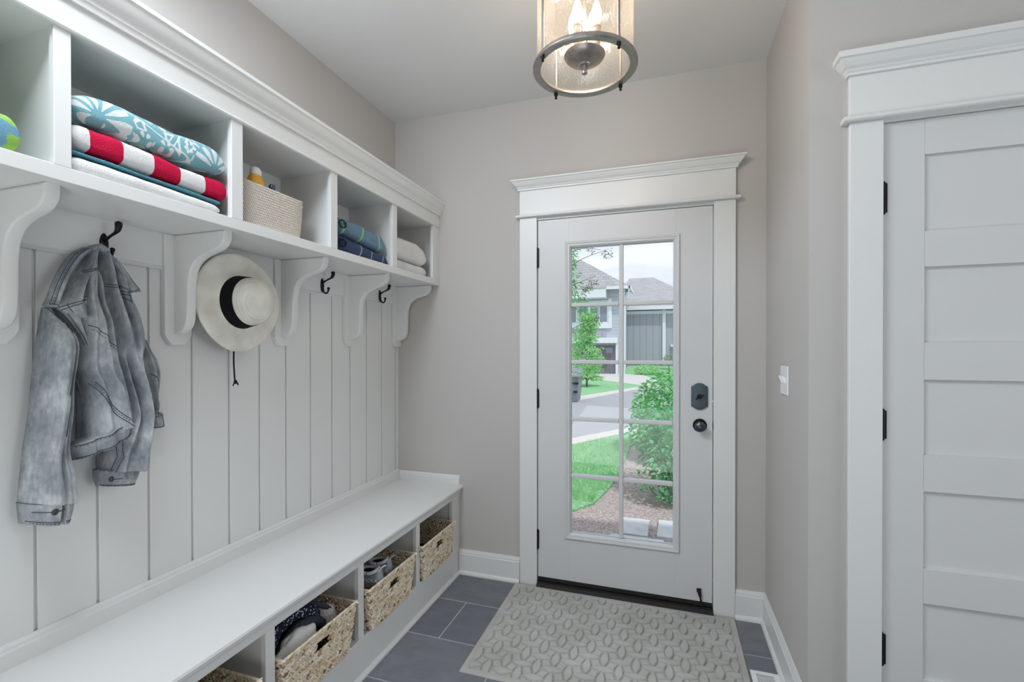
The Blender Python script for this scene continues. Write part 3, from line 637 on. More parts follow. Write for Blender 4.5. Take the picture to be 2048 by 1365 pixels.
# ------------------------------------------------------------------ denim jacket
def denim(name, base, dark, light):
    t = NT(name); t.b.inputs['Roughness'].default_value = 0.92; t.b.inputs['Specular IOR Level'].default_value = 0.12
    v = t.obj(); n = t.n('TexNoise', Scale=11.0, Detail=6.0, Roughness=0.6); t.l(v, n.inputs['Vector'])
    n2 = t.n('TexNoise', Scale=120.0, Detail=3.0); t.l(t.obj((1, 1, 0.35)), n2.inputs['Vector'])
    f = t.math('ADD', t.math('MULTIPLY', n.outputs['Fac'], 0.75), t.math('MULTIPLY', n2.outputs['Fac'], 0.25))
    t.l(t.ramp(f, [(0.33, dark), (0.5, base), (0.66, light)]), t.b.inputs['Base Color'])
    n3 = t.n('TexNoise', Scale=900.0, Detail=1.0); t.l(v, n3.inputs['Vector']); t.bump(t.math('ADD', n3.outputs['Fac'], t.math('MULTIPLY', n2.outputs['Fac'], 0.6)), 0.5, 0.0012); return t.m
M['denim'] = denim('washed_grey_denim', S(160, 164, 168), S(120, 126, 133), S(202, 205, 206))
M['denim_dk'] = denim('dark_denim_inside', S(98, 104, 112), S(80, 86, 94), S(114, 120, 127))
M['stitch'] = cloth('denim_seam', S(84, 92, 102)); M['stitch_l'] = cloth('pale_seam_thread', S(176, 180, 184))
JK_A = [(0.774,1.438,0.781,1.433),(0.77,1.415,0.805,1.405),(0.765,1.384,0.823,1.381),(0.76,1.349,0.831,1.35),(0.755,1.301,0.827,1.3),(0.75,1.243,0.818,1.238),(0.745,1.185,0.814,1.176),(0.739,1.127,0.811,1.115),(0.731,1.07,0.81,1.053),(0.726,1.014,0.815,0.99),(0.722,0.963,0.821,0.933)]
JK_Acuff = [(0.72,0.946,0.822,0.923),(0.721,0.924,0.82,0.902),(0.724,0.891,0.808,0.872)]
JK_B = [(0.871,1.606,0.885,1.608),(0.857,1.568,0.886,1.573),(0.844,1.534,0.884,1.537),(0.837,1.47,0.886,1.468),(0.837,1.407,0.902,1.407),(0.835,1.344,0.912,1.341),(0.832,1.281,0.924,1.274),(0.848,1.236,0.936,1.226),(0.857,1.184,0.947,1.17),(0.858,1.132,0.956,1.128),(0.855,1.075,0.963,1.117)]
JK_L = [(0.853,1.325,0.888,1.324),(0.852,1.273,0.896,1.271),(0.85,1.195,0.899,1.19),(0.849,1.131,0.899,1.123),(0.849,1.056,0.898,1.056)]
JK_hem = [(0.814,1.066,0.959,1.128),(0.817,1.048,0.963,1.109),(0.819,1.028,0.965,1.086)]
JK_Y = [(0.874,1.606,0.891,1.609),(0.849,1.555,0.887,1.561),(0.822,1.506,0.865,1.512),(0.799,1.466,0.859,1.473),(0.792,1.44,0.855,1.445),(0.809,1.418,0.855,1.408)]
JK_Y2 = [(0.796,1.432,0.862,1.473),(0.809,1.405,0.862,1.408),(0.829,1.362,0.862,1.363),(0.839,1.325,0.862,1.325),(0.839,1.287,0.862,1.286)]
JK_C = [(0.897,1.61,0.915,1.599),(0.896,1.563,0.949,1.561),(0.894,1.523,0.961,1.522),(0.893,1.489,0.971,1.484),(0.899,1.431,0.992,1.437),(0.905,1.384,1.001,1.388),(0.912,1.344,0.999,1.345),(0.923,1.297,0.993,1.296),(0.934,1.243,0.998,1.246),(0.944,1.187,1.014,1.184),(0.947,1.132,1.02,1.122),(0.928,1.08,1.021,1.064),(0.91,1.043,1.018,1.021),(0.899,1.012,1.014,0.986),(0.891,0.981,1.005,0.963)]
JK_Ccuff = [(0.885,0.983,1.0,0.965),(0.885,0.963,0.994,0.945),(0.892,0.939,0.979,0.923)]
JK_D = [(0.999,1.367,1.038,1.357),(1.005,1.324,1.055,1.324),(1.011,1.288,1.073,1.29),(1.019,1.251,1.082,1.248),(1.029,1.214,1.079,1.21),(1.04,1.176,1.073,1.173),(1.05,1.138,1.068,1.143),(1.054,1.107,1.071,1.128)]
JK_Dhem = [(1.052,1.115,1.081,1.125),(1.052,1.097,1.085,1.103),(1.053,1.076,1.09,1.077)]
JK_collL = [(0.861,1.614,0.872,1.603),(0.832,1.591,0.857,1.586),(0.812,1.565,0.832,1.547),(0.796,1.535,0.812,1.513),(0.78,1.499,0.796,1.477),(0.767,1.462,0.784,1.45),(0.757,1.442,0.776,1.437)]
JK_collR = [(0.875,1.618,0.882,1.606),(0.896,1.619,0.903,1.595),(0.915,1.605,0.921,1.572),(0.933,1.588,0.938,1.544),(0.955,1.561,0.946,1.518),(0.974,1.534,0.948,1.502),(0.996,1.506,0.951,1.494)]
jk = thing('denim_jacket', 'washed grey denim jacket hanging on the leftmost hook', 'jacket', (-1.52, 0.89, 1.61))
class Loft:
    """a soft piece of cloth between two edges: rounded front, flat back, folds running down it"""
    def __init__(s, rows, xb, D, folds=(), n=7, nu=34, pw=0.5, wr=0.004, seed=0.0, lean=None, shx=None):
        s.R = catmull(rows, n); s.xb = xb; s.D = D; s.folds = folds; s.nu = nu; s.pw = pw; s.wr = wr; s.seed = seed; s.lean = lean
    def edge(s, v):
        k = v*(len(s.R)-1); i = min(int(k), len(s.R)-2); f = k-i; return [a+(b-a)*f for a, b in zip(s.R[i], s.R[i+1])]
    def pt(s, u, v, off=0.0):
        yl, zl, yr, zr = s.edge(v); y = yl+(yr-yl)*u; z = zl+(zr-zl)*u
        env = max(0.0, 1-(2*u-1)**2)**s.pw; D = s.D(v) if callable(s.D) else s.D; x = (s.xb(v) if callable(s.xb) else s.xb)+D*env
        for c, sl, w, a, v0, v1 in s.folds:       # fold centre, slope with v, width, depth, range
            a = a*1.55; fade = sstep((v-v0)/0.12+0.5)*sstep((v1-v)/0.12+0.5); q = (u-(c+sl*v))/w; x += a*math.exp(-q*q)*fade*min(1, env*1.4)
        nn = noise.noise(Vector((y*16, z*9, s.seed)))*s.wr*1.6+noise.noise(Vector((y*38, z*20, s.seed+5)))*s.wr*0.8
        x += nn*env
        if s.lean: x += s.lean*(u-0.5)
        return (x+off, y, z)
    def mesh(s, th=0.004, back=0.0):
        b = MB(); rows = []; m = len(s.R)-1; nv = m
        for j in range(nv+1):
            v = j/nv; r = [s.pt(i/s.nu, v) for i in range(s.nu+1)]
            e = s.edge(v); xb = (s.xb(v) if callable(s.xb) else s.xb)
            bk = [(min(xb-th*math.sin(PI*i/s.nu), s.pt(i/s.nu, v)[0]-0.002), e[0]+(e[2]-e[0])*i/s.nu, e[1]+(e[3]-e[1])*i/s.nu) for i in range(s.nu-1, 0, -1)]
            rows.append(r+bk)
        b.grid(rows, closed_u=True, caps=True); return b
    def seam(s, uv, r=0.0011, off=0.0008, n=18):
        P = []
        for (u0, v0), (u1, v1) in zip(uv, uv[1:]):
            for k in range(n): P.append(s.pt(u0+(u1-u0)*k/n, v0+(v1-v0)*k/n, off))
        P.append(s.pt(uv[-1][0], uv[-1][1], off)); return P
def seams(parent, loft, paths, mat='stitch', r=0.0011, name='seam'):
    for p in paths:
        b = MB(); b.tube(loft.seam(p), r, 5); b.build(name, M[mat], parent, True)
def stitches(parent, loft, paths, step=0.007, r=0.0009):
    for p in paths:
        b = MB(); q = loft.seam(p, off=0.0012, n=60); acc = 0
        for a, c in zip(q, q[1:]):
            d = (Vector(c)-Vector(a)).length; acc += d
            if acc > step: b.tube([a, tuple(Vector(a)+(Vector(c)-Vector(a)).normalized()*step*0.5)], r, 4); acc = 0
        b.build('stitching', M['stitch'], parent, True)
# inside lining seen between the fronts
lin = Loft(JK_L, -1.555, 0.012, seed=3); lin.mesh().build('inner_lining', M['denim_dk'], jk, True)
# far front edge and its waist tab
LD = Loft(JK_D, -1.566, 0.026, [(0.4, 0, 0.12, 0.010, 0.1, 0.9), (0.75, 0, 0.1, -0.008, 0.0, 0.8)], seed=8)
o = LD.mesh().build('right_front', M['denim'], jk, True); seams(o, LD, [[(0.25, 0.42), (0.62, 0.52), (0.85, 0.50)], [(0.62, 0.52), (0.45, 0.80), (0.55, 0.98)], [(0.75, 0.52), (0.58, 0.8), (0.7, 0.98)]])
LDh = Loft(JK_Dhem, -1.560, 0.022, seed=9, n=4); o = LDh.mesh().build('waist_tab', M['denim'], jk, True); seams(o, LDh, [[(0.05, 0.12), (0.95, 0.12)], [(0.05, 0.88), (0.95, 0.88)], [(0.85, 0.1), (0.85, 0.9)]])
# right sleeve
LC = Loft(JK_C, lambda v: -1.560+0.010*v, lambda v: 0.045+0.030*sstep(v*2), [(0.30, 0.12, 0.07, 0.014, -0.2, 0.45), (0.56, 0.1, 0.06, -0.015, -0.2, 0.5), (0.82, 0, 0.08, 0.010, 0.0, 0.5), (0.30, 0.15, 0.08, -0.018, 0.45, 0.85), (0.62, 0.05, 0.10, 0.014, 0.4, 1.1), (0.15, 0.1, 0.07, 0.010, 0.6, 1.1), (0.85, -0.05, 0.06, -0.008, 0.5, 1.0)], seed=12, wr=0.005)
slR = LC.mesh().build('right_sleeve', M['denim'], jk, True)
seams(slR, LC, [[(0.0, 0.150), (0.35, 0.165), (0.62, 0.190), (0.80, 0.195)], [(0.0, 0.165), (0.35, 0.180), (0.62, 0.205), (0.80, 0.21)], [(0.62, 0.16), (0.60, 0.22), (0.76, 0.24), (0.78, 0.18), (0.62, 0.16)]])
seams(slR, LC, [[(0.05, 0.80), (0.14, 0.90), (0.10, 1.0)], [(0.12, 0.80), (0.20, 0.90), (0.16, 1.0)]])
JK_Ccuff[0] = (JK_Ccuff[0][0], JK_Ccuff[0][1]+0.006, JK_Ccuff[0][2]+0.002, JK_Ccuff[0][3]+0.008)
LCc = Loft(JK_Ccuff, -1.548, 0.060, [(0.5, 0, 0.05, -0.006, -0.2, 0.5), (0.7, 0, 0.04, -0.005, -0.2, 0.6)], n=6, seed=14, wr=0.003)
cf = LCc.mesh().build('right_cuff', M['denim'], slR, True); seams(cf, LCc, [[(0.0, 0.05), (1.0, 0.05)], [(0.02, 0.88), (0.98, 0.88)], [(0.2, 0.55), (0.38, 0.5)]]); stitches(cf, LCc, [[(0.03, 0.94), (0.97, 0.94)], [(0.02, 0.12), (0.98, 0.12)]])
def stud(loft, u, v, parent):
    p = loft.pt(u, v); b = MB(); b.lathe([(0.0075, -0.001), (0.0078, 0.001), (0.0065, 0.003), (0.005, 0.0026), (0.0035, 0.0036), (0.0008, 0.0038)], (p[0]+0.001, p[1], p[2]), 'x', 18); b.build('stud_button', metal('pewter_stud', S(96, 98, 98), 0.35, 0.9), parent, 'auto')
    b = MB(); b.tube([(p[0]+0.001, p[1]+0.009, p[2]-0.001), (p[0]+0.001, p[1]+0.020, p[2]+0.001)], 0.0016, 6); b.build('buttonhole', M['stitch'], parent, True)
stud(LCc, 0.18, 0.52, cf)
# back and yoke gathered on the hook
LY = Loft(JK_Y, -1.552, lambda v: 0.035+0.035*sstep(v*1.3), [(0.30, 0.1, 0.10, 0.012, 0.1, 1.1), (0.62, 0, 0.08, -0.012, 0.2, 1.1)], seed=20)
yk = LY.mesh().build('yoke', M['denim'], jk, True)
seams(yk, LY, [[(0.05, 0.80), (0.40, 0.66), (0.75, 0.58), (1.0, 0.52)], [(0.05, 0.86), (0.40, 0.72), (0.75, 0.64), (1.0, 0.58)], [(0.16, 0.72), (0.22, 0.90)]])
LY2 = Loft(JK_Y2, -1.550, 0.058, [(0.5, 0.1, 0.12, -0.012, 0.2, 1.0)], seed=22); o = LY2.mesh().build('armhole_panel', M['denim'], jk, True)
seams(o, LY2, [[(0.02, 0.0), (0.10, 0.30), (0.16, 0.55), (0.30, 0.85)], [(0.08, 0.0), (0.18, 0.30), (0.26, 0.55), (0.42, 0.85)]])
# centre panel
LB = Loft(JK_B, lambda v: -1.548+0.004*v, lambda v: 0.042+0.040*sstep(v*2.0), [(0.20, 0.05, 0.10, 0.012, -0.2, 0.45), (0.66, 0.05, 0.07, -0.012, 0.1, 0.7), (0.85, 0.0, 0.06, 0.012, 0.2, 0.9), (0.35, 0.10, 0.12, -0.012, 0.45, 1.1), (0.62, 0.1, 0.10, 0.012, 0.5, 1.1)], seed=25, wr=0.005)
bd = LB.mesh().build('front_panel', M['denim'], jk, True)
seams(bd, LB, [[(0.0, 0.18), (0.35, 0.150), (0.98, 0.145)], [(0.0, 0.195), (0.35, 0.165), (0.98, 0.16)], [(0.12, 0.42), (0.55, 0.46), (0.98, 0.53)], [(0.05, 0.70), (0.35, 0.82), (0.62, 0.92), (0.72, 0.98)], [(0.13, 0.69), (0.43, 0.81), (0.70, 0.91), (0.80, 0.97)]])
stitches(bd, LB, [[(0.12, 0.435), (0.55, 0.475), (0.98, 0.545)], [(0.09, 0.695), (0.39, 0.815), (0.66, 0.915)]])
LH = Loft(JK_hem, -1.546, 0.086, [(0.30, 0, 0.05, -0.010, -0.3, 1.3), (0.6, 0, 0.08, -0.006, -0.3, 1.3)], n=5, nu=44, seed=27, wr=0.003)
hm = LH.mesh().build('waistband', M['denim'], jk, True); seams(hm, LH, [[(0.0, 0.04), (1.0, 0.04)], [(0.0, 0.85), (1.0, 0.85)]]); stitches(hm, LH, [[(0.02, 0.92), (0.98, 0.92)], [(0.02, 0.14), (0.98, 0.14)]])
# left sleeve hangs in front
JK_A.append((0.7215, 0.944, 0.8215, 0.921))
LA = Loft(JK_A, lambda v: -1.552+0.006*v, lambda v: 0.030+0.062*sstep(v*3.0), [(0.70, 0.0, 0.06, -0.012, 0.1, 0.75), (0.35, -0.05, 0.12, 0.008, 0.2, 1.0), (0.50, 0.05, 0.05, -0.014, 0.72, 1.2), (0.80, 0.0, 0.05, 0.008, 0.75, 1.2), (0.22, 0.0, 0.07, -0.006, 0.55, 0.95)], seed=30, wr=0.0055)
slL = LA.mesh().build('left_sleeve', M['denim'], jk, True)
seams(slL, LA, [[(0.05, 0.0), (0.45, 0.06), (0.86, 0.12), (0.97, 0.20), (0.97, 0.27)], [(0.82, 0.13), (0.66, 0.22), (0.58, 0.36), (0.52, 0.50)], [(0.88, 0.14), (0.73, 0.22), (0.65, 0.36), (0.58, 0.50), (0.52, 0.66)], [(0.86, 0.80), (0.84, 1.0)], [(0.94, 0.80), (0.93, 1.0)]], 'stitch', 0.0013)
stitches(slL, LA, [[(0.85, 0.135), (0.695, 0.22), (0.615, 0.36), (0.55, 0.48)], [(0.90, 0.82), (0.885, 0.99)]])
LAc = Loft(JK_Acuff, -1.548, 0.088, [(0.545, 0.0, 0.035, -0.030, -0.3, 1.3), (0.25, 0, 0.1, 0.004, -0.3, 1.3)], n=6, nu=50, seed=33, wr=0.003)
cf = LAc.mesh().build('left_cuff', M['denim'], slL, True); seams(cf, LAc, [[(0.0, 0.04), (0.5, 0.04)], [(0.6, 0.04), (1.0, 0.04)], [(0.02, 0.84), (0.5, 0.84)], [(0.62, 0.84), (0.98, 0.84)], [(0.07, 0.50), (0.27, 0.46)]]); stitches(cf, LAc, [[(0.03, 0.92), (0.5, 0.92)], [(0.62, 0.92), (0.97, 0.92)]])
stud(LAc, 0.33, 0.46, cf)
# collar
LL = Loft(JK_collL, lambda v: -1.545+0.03*v, lambda v: 0.032+0.012*v, [], seed=40, wr=0.003, pw=0.7)
cl = LL.mesh().build('collar', M['denim'], jk, True); seams(cl, LL, [[(0.12, 0.02), (0.12, 0.97)], [(0.26, 0.02), (0.26, 0.97)], [(0.12, 0.955), (0.95, 0.955)]]); stitches(cl, LL, [[(0.19, 0.03), (0.19, 0.95)]])
LR = Loft(JK_collR, lambda v: -1.545+0.012*v, lambda v: 0.034+0.008*v, [(0.5, 0, 0.12, -0.006, 0.1, 0.8)], seed=42, wr=0.003, pw=0.7)
cl = LR.mesh().build('collar', M['denim'], jk, True); seams(cl, LR, [[(0.12, 0.05), (0.10, 0.97)], [(0.24, 0.05), (0.22, 0.94)], [(0.08, 0.94), (0.9, 0.94)]])
b = MB(); b.tube([(-1.545, 0.862, 1.592), (-1.528, 0.872, 1.610), (-1.515, 0.888, 1.618), (-1.520, 0.905, 1.612), (-1.535, 0.912, 1.600)], [0.008, 0.010, 0.011, 0.010, 0.008], 10); b.build('collar_band', M['denim'], jk, True)

# ------------------------------------------------------------------ wicker baskets
t = NT('water_hyacinth'); at = t.n('Attribute'); at.attribute_name = 'tone'
t.l(t.ramp(at.outputs['Fac'], [(0.0, S(134, 102, 72)), (0.2, S(206, 178, 144)), (0.6, S(234, 218, 192)), (1.0, S(248, 241, 224))]), t.b.inputs['Base Color']); t.b.inputs['Roughness'].default_value = 0.65
nn = t.n('TexNoise', Scale=260.0, Detail=3.0); t.l(t.obj((1, 1, 3)), nn.inputs['Vector']); t.bump(nn.outputs['Fac'], 0.4, 0.001); M['wicker'] = t.m
M['wicker_dk'] = paint('dark_woven_core', S(76, 58, 42), 0.8)
def wicker():
    W0, W1, D0, D1, H = 0.150, 0.1825, 0.140, 0.150, 0.180   # half widths (Y), half depths (X), height
    rnd = random.Random(3); V = []; Fc = []; tone = []
    nu_, nv_ = 6, 4
    tmpl = []
    for j in range(nv_+1):
        ph = PI*j/nv_
        for i in range(nu_): tmpl.append((math.cos(ph), math.sin(ph)*math.cos(2*PI*i/nu_), math.sin(ph)*math.sin(2*PI*i/nu_)))
    tf = [(j*nu_+i, j*nu_+(i+1) % nu_, (j+1)*nu_+(i+1) % nu_, (j+1)*nu_+i) for j in range(nv_) for i in range(nu_)]
    def lobe(c, along, upv, nrm, ang, L, Wd, T, tn):
        a = (along*math.cos(ang)+upv*math.sin(ang)); p = (-along*math.sin(ang)+upv*math.cos(ang)); base = len(V)
        for x, y, z in tmpl: V.append(tuple(c+a*(x*L)+p*(y*Wd)+nrm*(z*T))); tone.append(tn)
        for f in tf: Fc.append(tuple(base+k for k in f))
    rows = 16; rh = H/rows; hole = (-0.034, 0.034, 0.110, 0.148)
    for k in range(rows):
        z = (k+0.5)*rh; f = z/H; w = W0+(W1-W0)*f; d = D0+(D1-D0)*f
        corners = [Vector((d, -w, z)), Vector((d, w, z)), Vector((-d, w, z)), Vector((-d, -w, z))]
        for s in range(4):
            a, c = corners[s], corners[(s+1) % 4]; L = (c-a).length; n = int(round(L/0.0145)); al = (c-a).normalized(); nrm = Vector((al.y, -al.x, 0)).normalized()
            for i in range(n):
                q = a+al*((i+0.5)*L/n+rnd.uniform(-0.002, 0.002)); q.z = z+rnd.uniform(-0.001, 0.001)
                if s == 0 and hole[0]-0.002 < q.y < hole[1]+0.002 and hole[2] < z < hole[3]: continue
                ang = (0.62 if k % 2 else -0.62)+rnd.uniform(-0.18, 0.18)
                lobe(q+nrm*rnd.uniform(-0.001, 0.0015), al, Vector((0, 0, 1)), nrm, ang, 0.0125*rnd.uniform(0.9, 1.15), 0.0060*rnd.uniform(0.85, 1.2), 0.0050, min(1, max(0, rnd.gauss(0.55, 0.24))))
    me = bpy.data.meshes.new('woven_body'); me.from_pydata(V, [], Fc); me.materials.append(M['wicker'])
    at_ = me.attributes.new('tone', 'FLOAT', 'POINT'); at_.data.foreach_set('value', tone); me.polygons.foreach_set('use_smooth', [True]*len(me.polygons))
    root = thing('wicker_basket', '', 'basket'); body = bpy.data.objects.new('woven_body', me); col.objects.link(body); body.parent = root
    b = MB()   # thin core panels with the hand hole left open in the front
    def quad(p): b.mi = 0; vs = [b.b.verts.new(x) for x in p]; b.b.faces.new(vs)
    def fp(y, z, s=1): 
        f = z/H; w = W0+(W1-W0)*f; d = D0+(D1-D0)*f; return (s*d, y*w/W0, z)
    q0, q1 = 0.0, H
    for s in (-1,): quad([fp(-W0, q0, s), fp(W0, q0, s), fp(W0, q1, s), fp(-W0, q1, s)])
    hy0, hy1, hz0, hz1 = hole[0]*W0/0.172, hole[1]*W0/0.172, 0.112, 0.147
    quad([fp(-W0, 0), fp(W0, 0), fp(W0, hz0), fp(-W0, hz0)]); quad([fp(-W0, hz1), fp(W0, hz1), fp(W0, H), fp(-W0, H)])
    quad([fp(-W0, hz0), fp(hy0, hz0), fp(hy0, hz1), fp(-W0, hz1)]); quad([fp(hy1, hz0), fp(W0, hz0), fp(W0, hz1), fp(hy1, hz1)])
    for s in (-1, 1): quad([(-D0, s*W0, 0), (D0, s*W0, 0), (D1, s*W1, H), (-D1, s*W1, H)])
    quad([(-D0, -W0, 0.002), (D0, -W0, 0.002), (D0, W0, 0.002), (-D0, W0, 0.002)])
    b.build('woven_core', M['wicker_dk'], root)
    V.clear(); Fc.clear(); tone.clear()
    corners = [Vector((D1, -W1, H)), Vector((D1, W1, H)), Vector((-D1, W1, H)), Vector((-D1, -W1, H))]
    for s in range(4):
        a, c = corners[s], corners[(s+1) % 4]; L = (c-a).length; n = int(L/0.010); al = (c-a).normalized(); nrm = Vector((al.y, -al.x, 0))
        for i in range(n+1): lobe(a+al*(i*L/n), al, Vector((0, 0, 1)), nrm, 0.25, 0.0115, 0.0045, 0.0058, min(1, max(0, rnd.gauss(0.62, 0.15))))
    me = bpy.data.meshes.new('rim'); me.from_pydata(V, [], Fc); me.materials.append(M['wicker']); at_ = me.attributes.new('tone', 'FLOAT', 'POINT'); at_.data.foreach_set('value', tone); me.polygons.foreach_set('use_smooth', [True]*len(me.polygons))
    r = bpy.data.objects.new('rim', me); col.objects.link(r); r.parent = root
    return root
wb = wicker()
BK = [(0.892, 'woven wicker basket at the near end of the bench, mostly out of frame'), (1.346, 'woven wicker basket filled with fleece and a dotted scarf'), (1.797, 'woven wicker basket holding a pair of grey running shoes'), (2.234, 'woven wicker basket nearest the wall corner, dark inside')]
for i, (y, lb) in enumerate(BK):
    o = wb if i == 0 else copy_tree(wb)
    o.location = (-1.293, y, 0.1655); o['label'] = lb; o['group'] = 'wicker baskets in the bench cubbies'

# contents
def blob(b, c, r, s, seed, amp=0.18, n=28, freq=2.2, rot=None):
    g = bmesh.ops.create_uvsphere(b.b, u_segments=n, v_segments=n//2+2, radius=1.0)
    for v in g['verts']:
        p = v.co.copy(); d = 1+amp*noise.noise(p*freq+Vector((seed, seed*2, 0)))+amp*0.4*noise.noise(p*freq*2.5+Vector((seed, 0, 3)))
        q = Vector((p.x*s[0], p.y*s[1], p.z*s[2]))*r*d
        if rot: q = rot @ q
        v.co = q+Vector(c)
FLC = dict(scale=160.0, bump=1.0, dist=0.006)
M['fleece'] = cloth('white_fleece', S(248, 248, 246), S(236, 236, 232), scale=160.0, bump=0.6, dist=0.004); M['fur'] = cloth('grey_black_fur', S(92, 100, 104), S(28, 32, 36), scale=90.0, bump=1.0, dist=0.01, mott=60.0)
M['charcoal'] = cloth('charcoal_knit', S(70, 74, 86), **FLC)
t = NT('navy_dotted_knit'); v = t.obj(); vo = t.n('TexVoronoi', Scale=115.0); t.l(v, vo.inputs['Vector'])
t.l(t.mix(t.math('LESS_THAN', vo.outputs['Distance'], 0.30), S(22, 28, 46), S(186, 196, 214)), t.b.inputs['Base Color']); t.b.inputs['Roughness'].default_value = 0.9; M['dots'] = t.m
o = thing('winter_mitten', 'white fleece mitten at the front of the basket of woollens', 'mitten', (-1.20, 1.27, 0.2))
b = MB(); blob(b, (-1.205, 1.285, 0.290), 1, (0.042, 0.095, 0.070), 1, 0.15, rot=Matrix.Rotation(0.25, 3, 'X')); b.build('palm', M['fleece'], o, True)
b = MB(); blob(b, (-1.205, 1.205, 0.262), 1, (0.030, 0.045, 0.062), 2, 0.2); b.build('thumb', M['fleece'], o, True)
o = thing('fur_hat', 'grey and black fuzzy fur hat behind the white mitten in the basket', 'hat', (-1.30, 1.38, 0.25))
b = MB(); blob(b, (-1.300, 1.400, 0.300), 1, (0.085, 0.075, 0.095), 5, 0.15, 36, 4.0); b.build('hat_body', M['fur'], o, True)
b = MB(); b.tube(catmull([(-1.220, 1.485, 0.27), (-1.215, 1.47, 0.33), (-1.235, 1.43, 0.372), (-1.26, 1.38, 0.39)], 5), 0.010, 8); b.build('hat_brim', M['charcoal'], o, True)
b = MB(); b.tube(catmull([(-1.255, 1.185, 0.24), (-1.262, 1.20, 0.31), (-1.268, 1.24, 0.352), (-1.272, 1.30, 0.376), (-1.258, 1.36, 0.378), (-1.235, 1.40, 0.36)], 6), [0.030]*12+[0.026]*19, 12)
tag(b.build('dotted_scarf', M['dots'], None, True), 'navy scarf with small white dots curled in the woollens basket', 'scarf')
b = MB(); b.tube(catmull([(-1.225, 1.225, 0.29), (-1.226, 1.27, 0.335), (-1.222, 1.33, 0.352), (-1.215, 1.385, 0.340), (-1.212, 1.42, 0.31)], 6), [0.018]*25, 10)
tag(b.build('charcoal_glove', M['charcoal'], None, True), 'charcoal knit glove between the dotted scarf and white mitten', 'glove')
b = MB(); blob(b, (-1.235, 1.462, 0.300), 1, (0.045, 0.040, 0.055), 9, 0.12); tag(b.build('knit_beanie', cloth('cream_knit', S(226, 216, 208), **FLC), None, True), 'cream knit beanie in the right end of the woollens basket', 'hat')
b = MB(); blob(b, (-1.290, 0.95, 0.285), 1, (0.09, 0.085, 0.06), 11, 0.15); tag(b.build('folded_cloth', M['fleece'], None, True), 'white cloth inside the nearest wicker basket at the photo bottom', 'cloth')
b = MB(); blob(b, (-1.300, 2.22, 0.215), 1, (0.115, 0.12, 0.045), 13, 0.12); tag(b.build('tote_bag', cloth('black_nylon', S(24, 24, 26)), None, True), 'black bag lying in the corner wicker basket', 'bag')

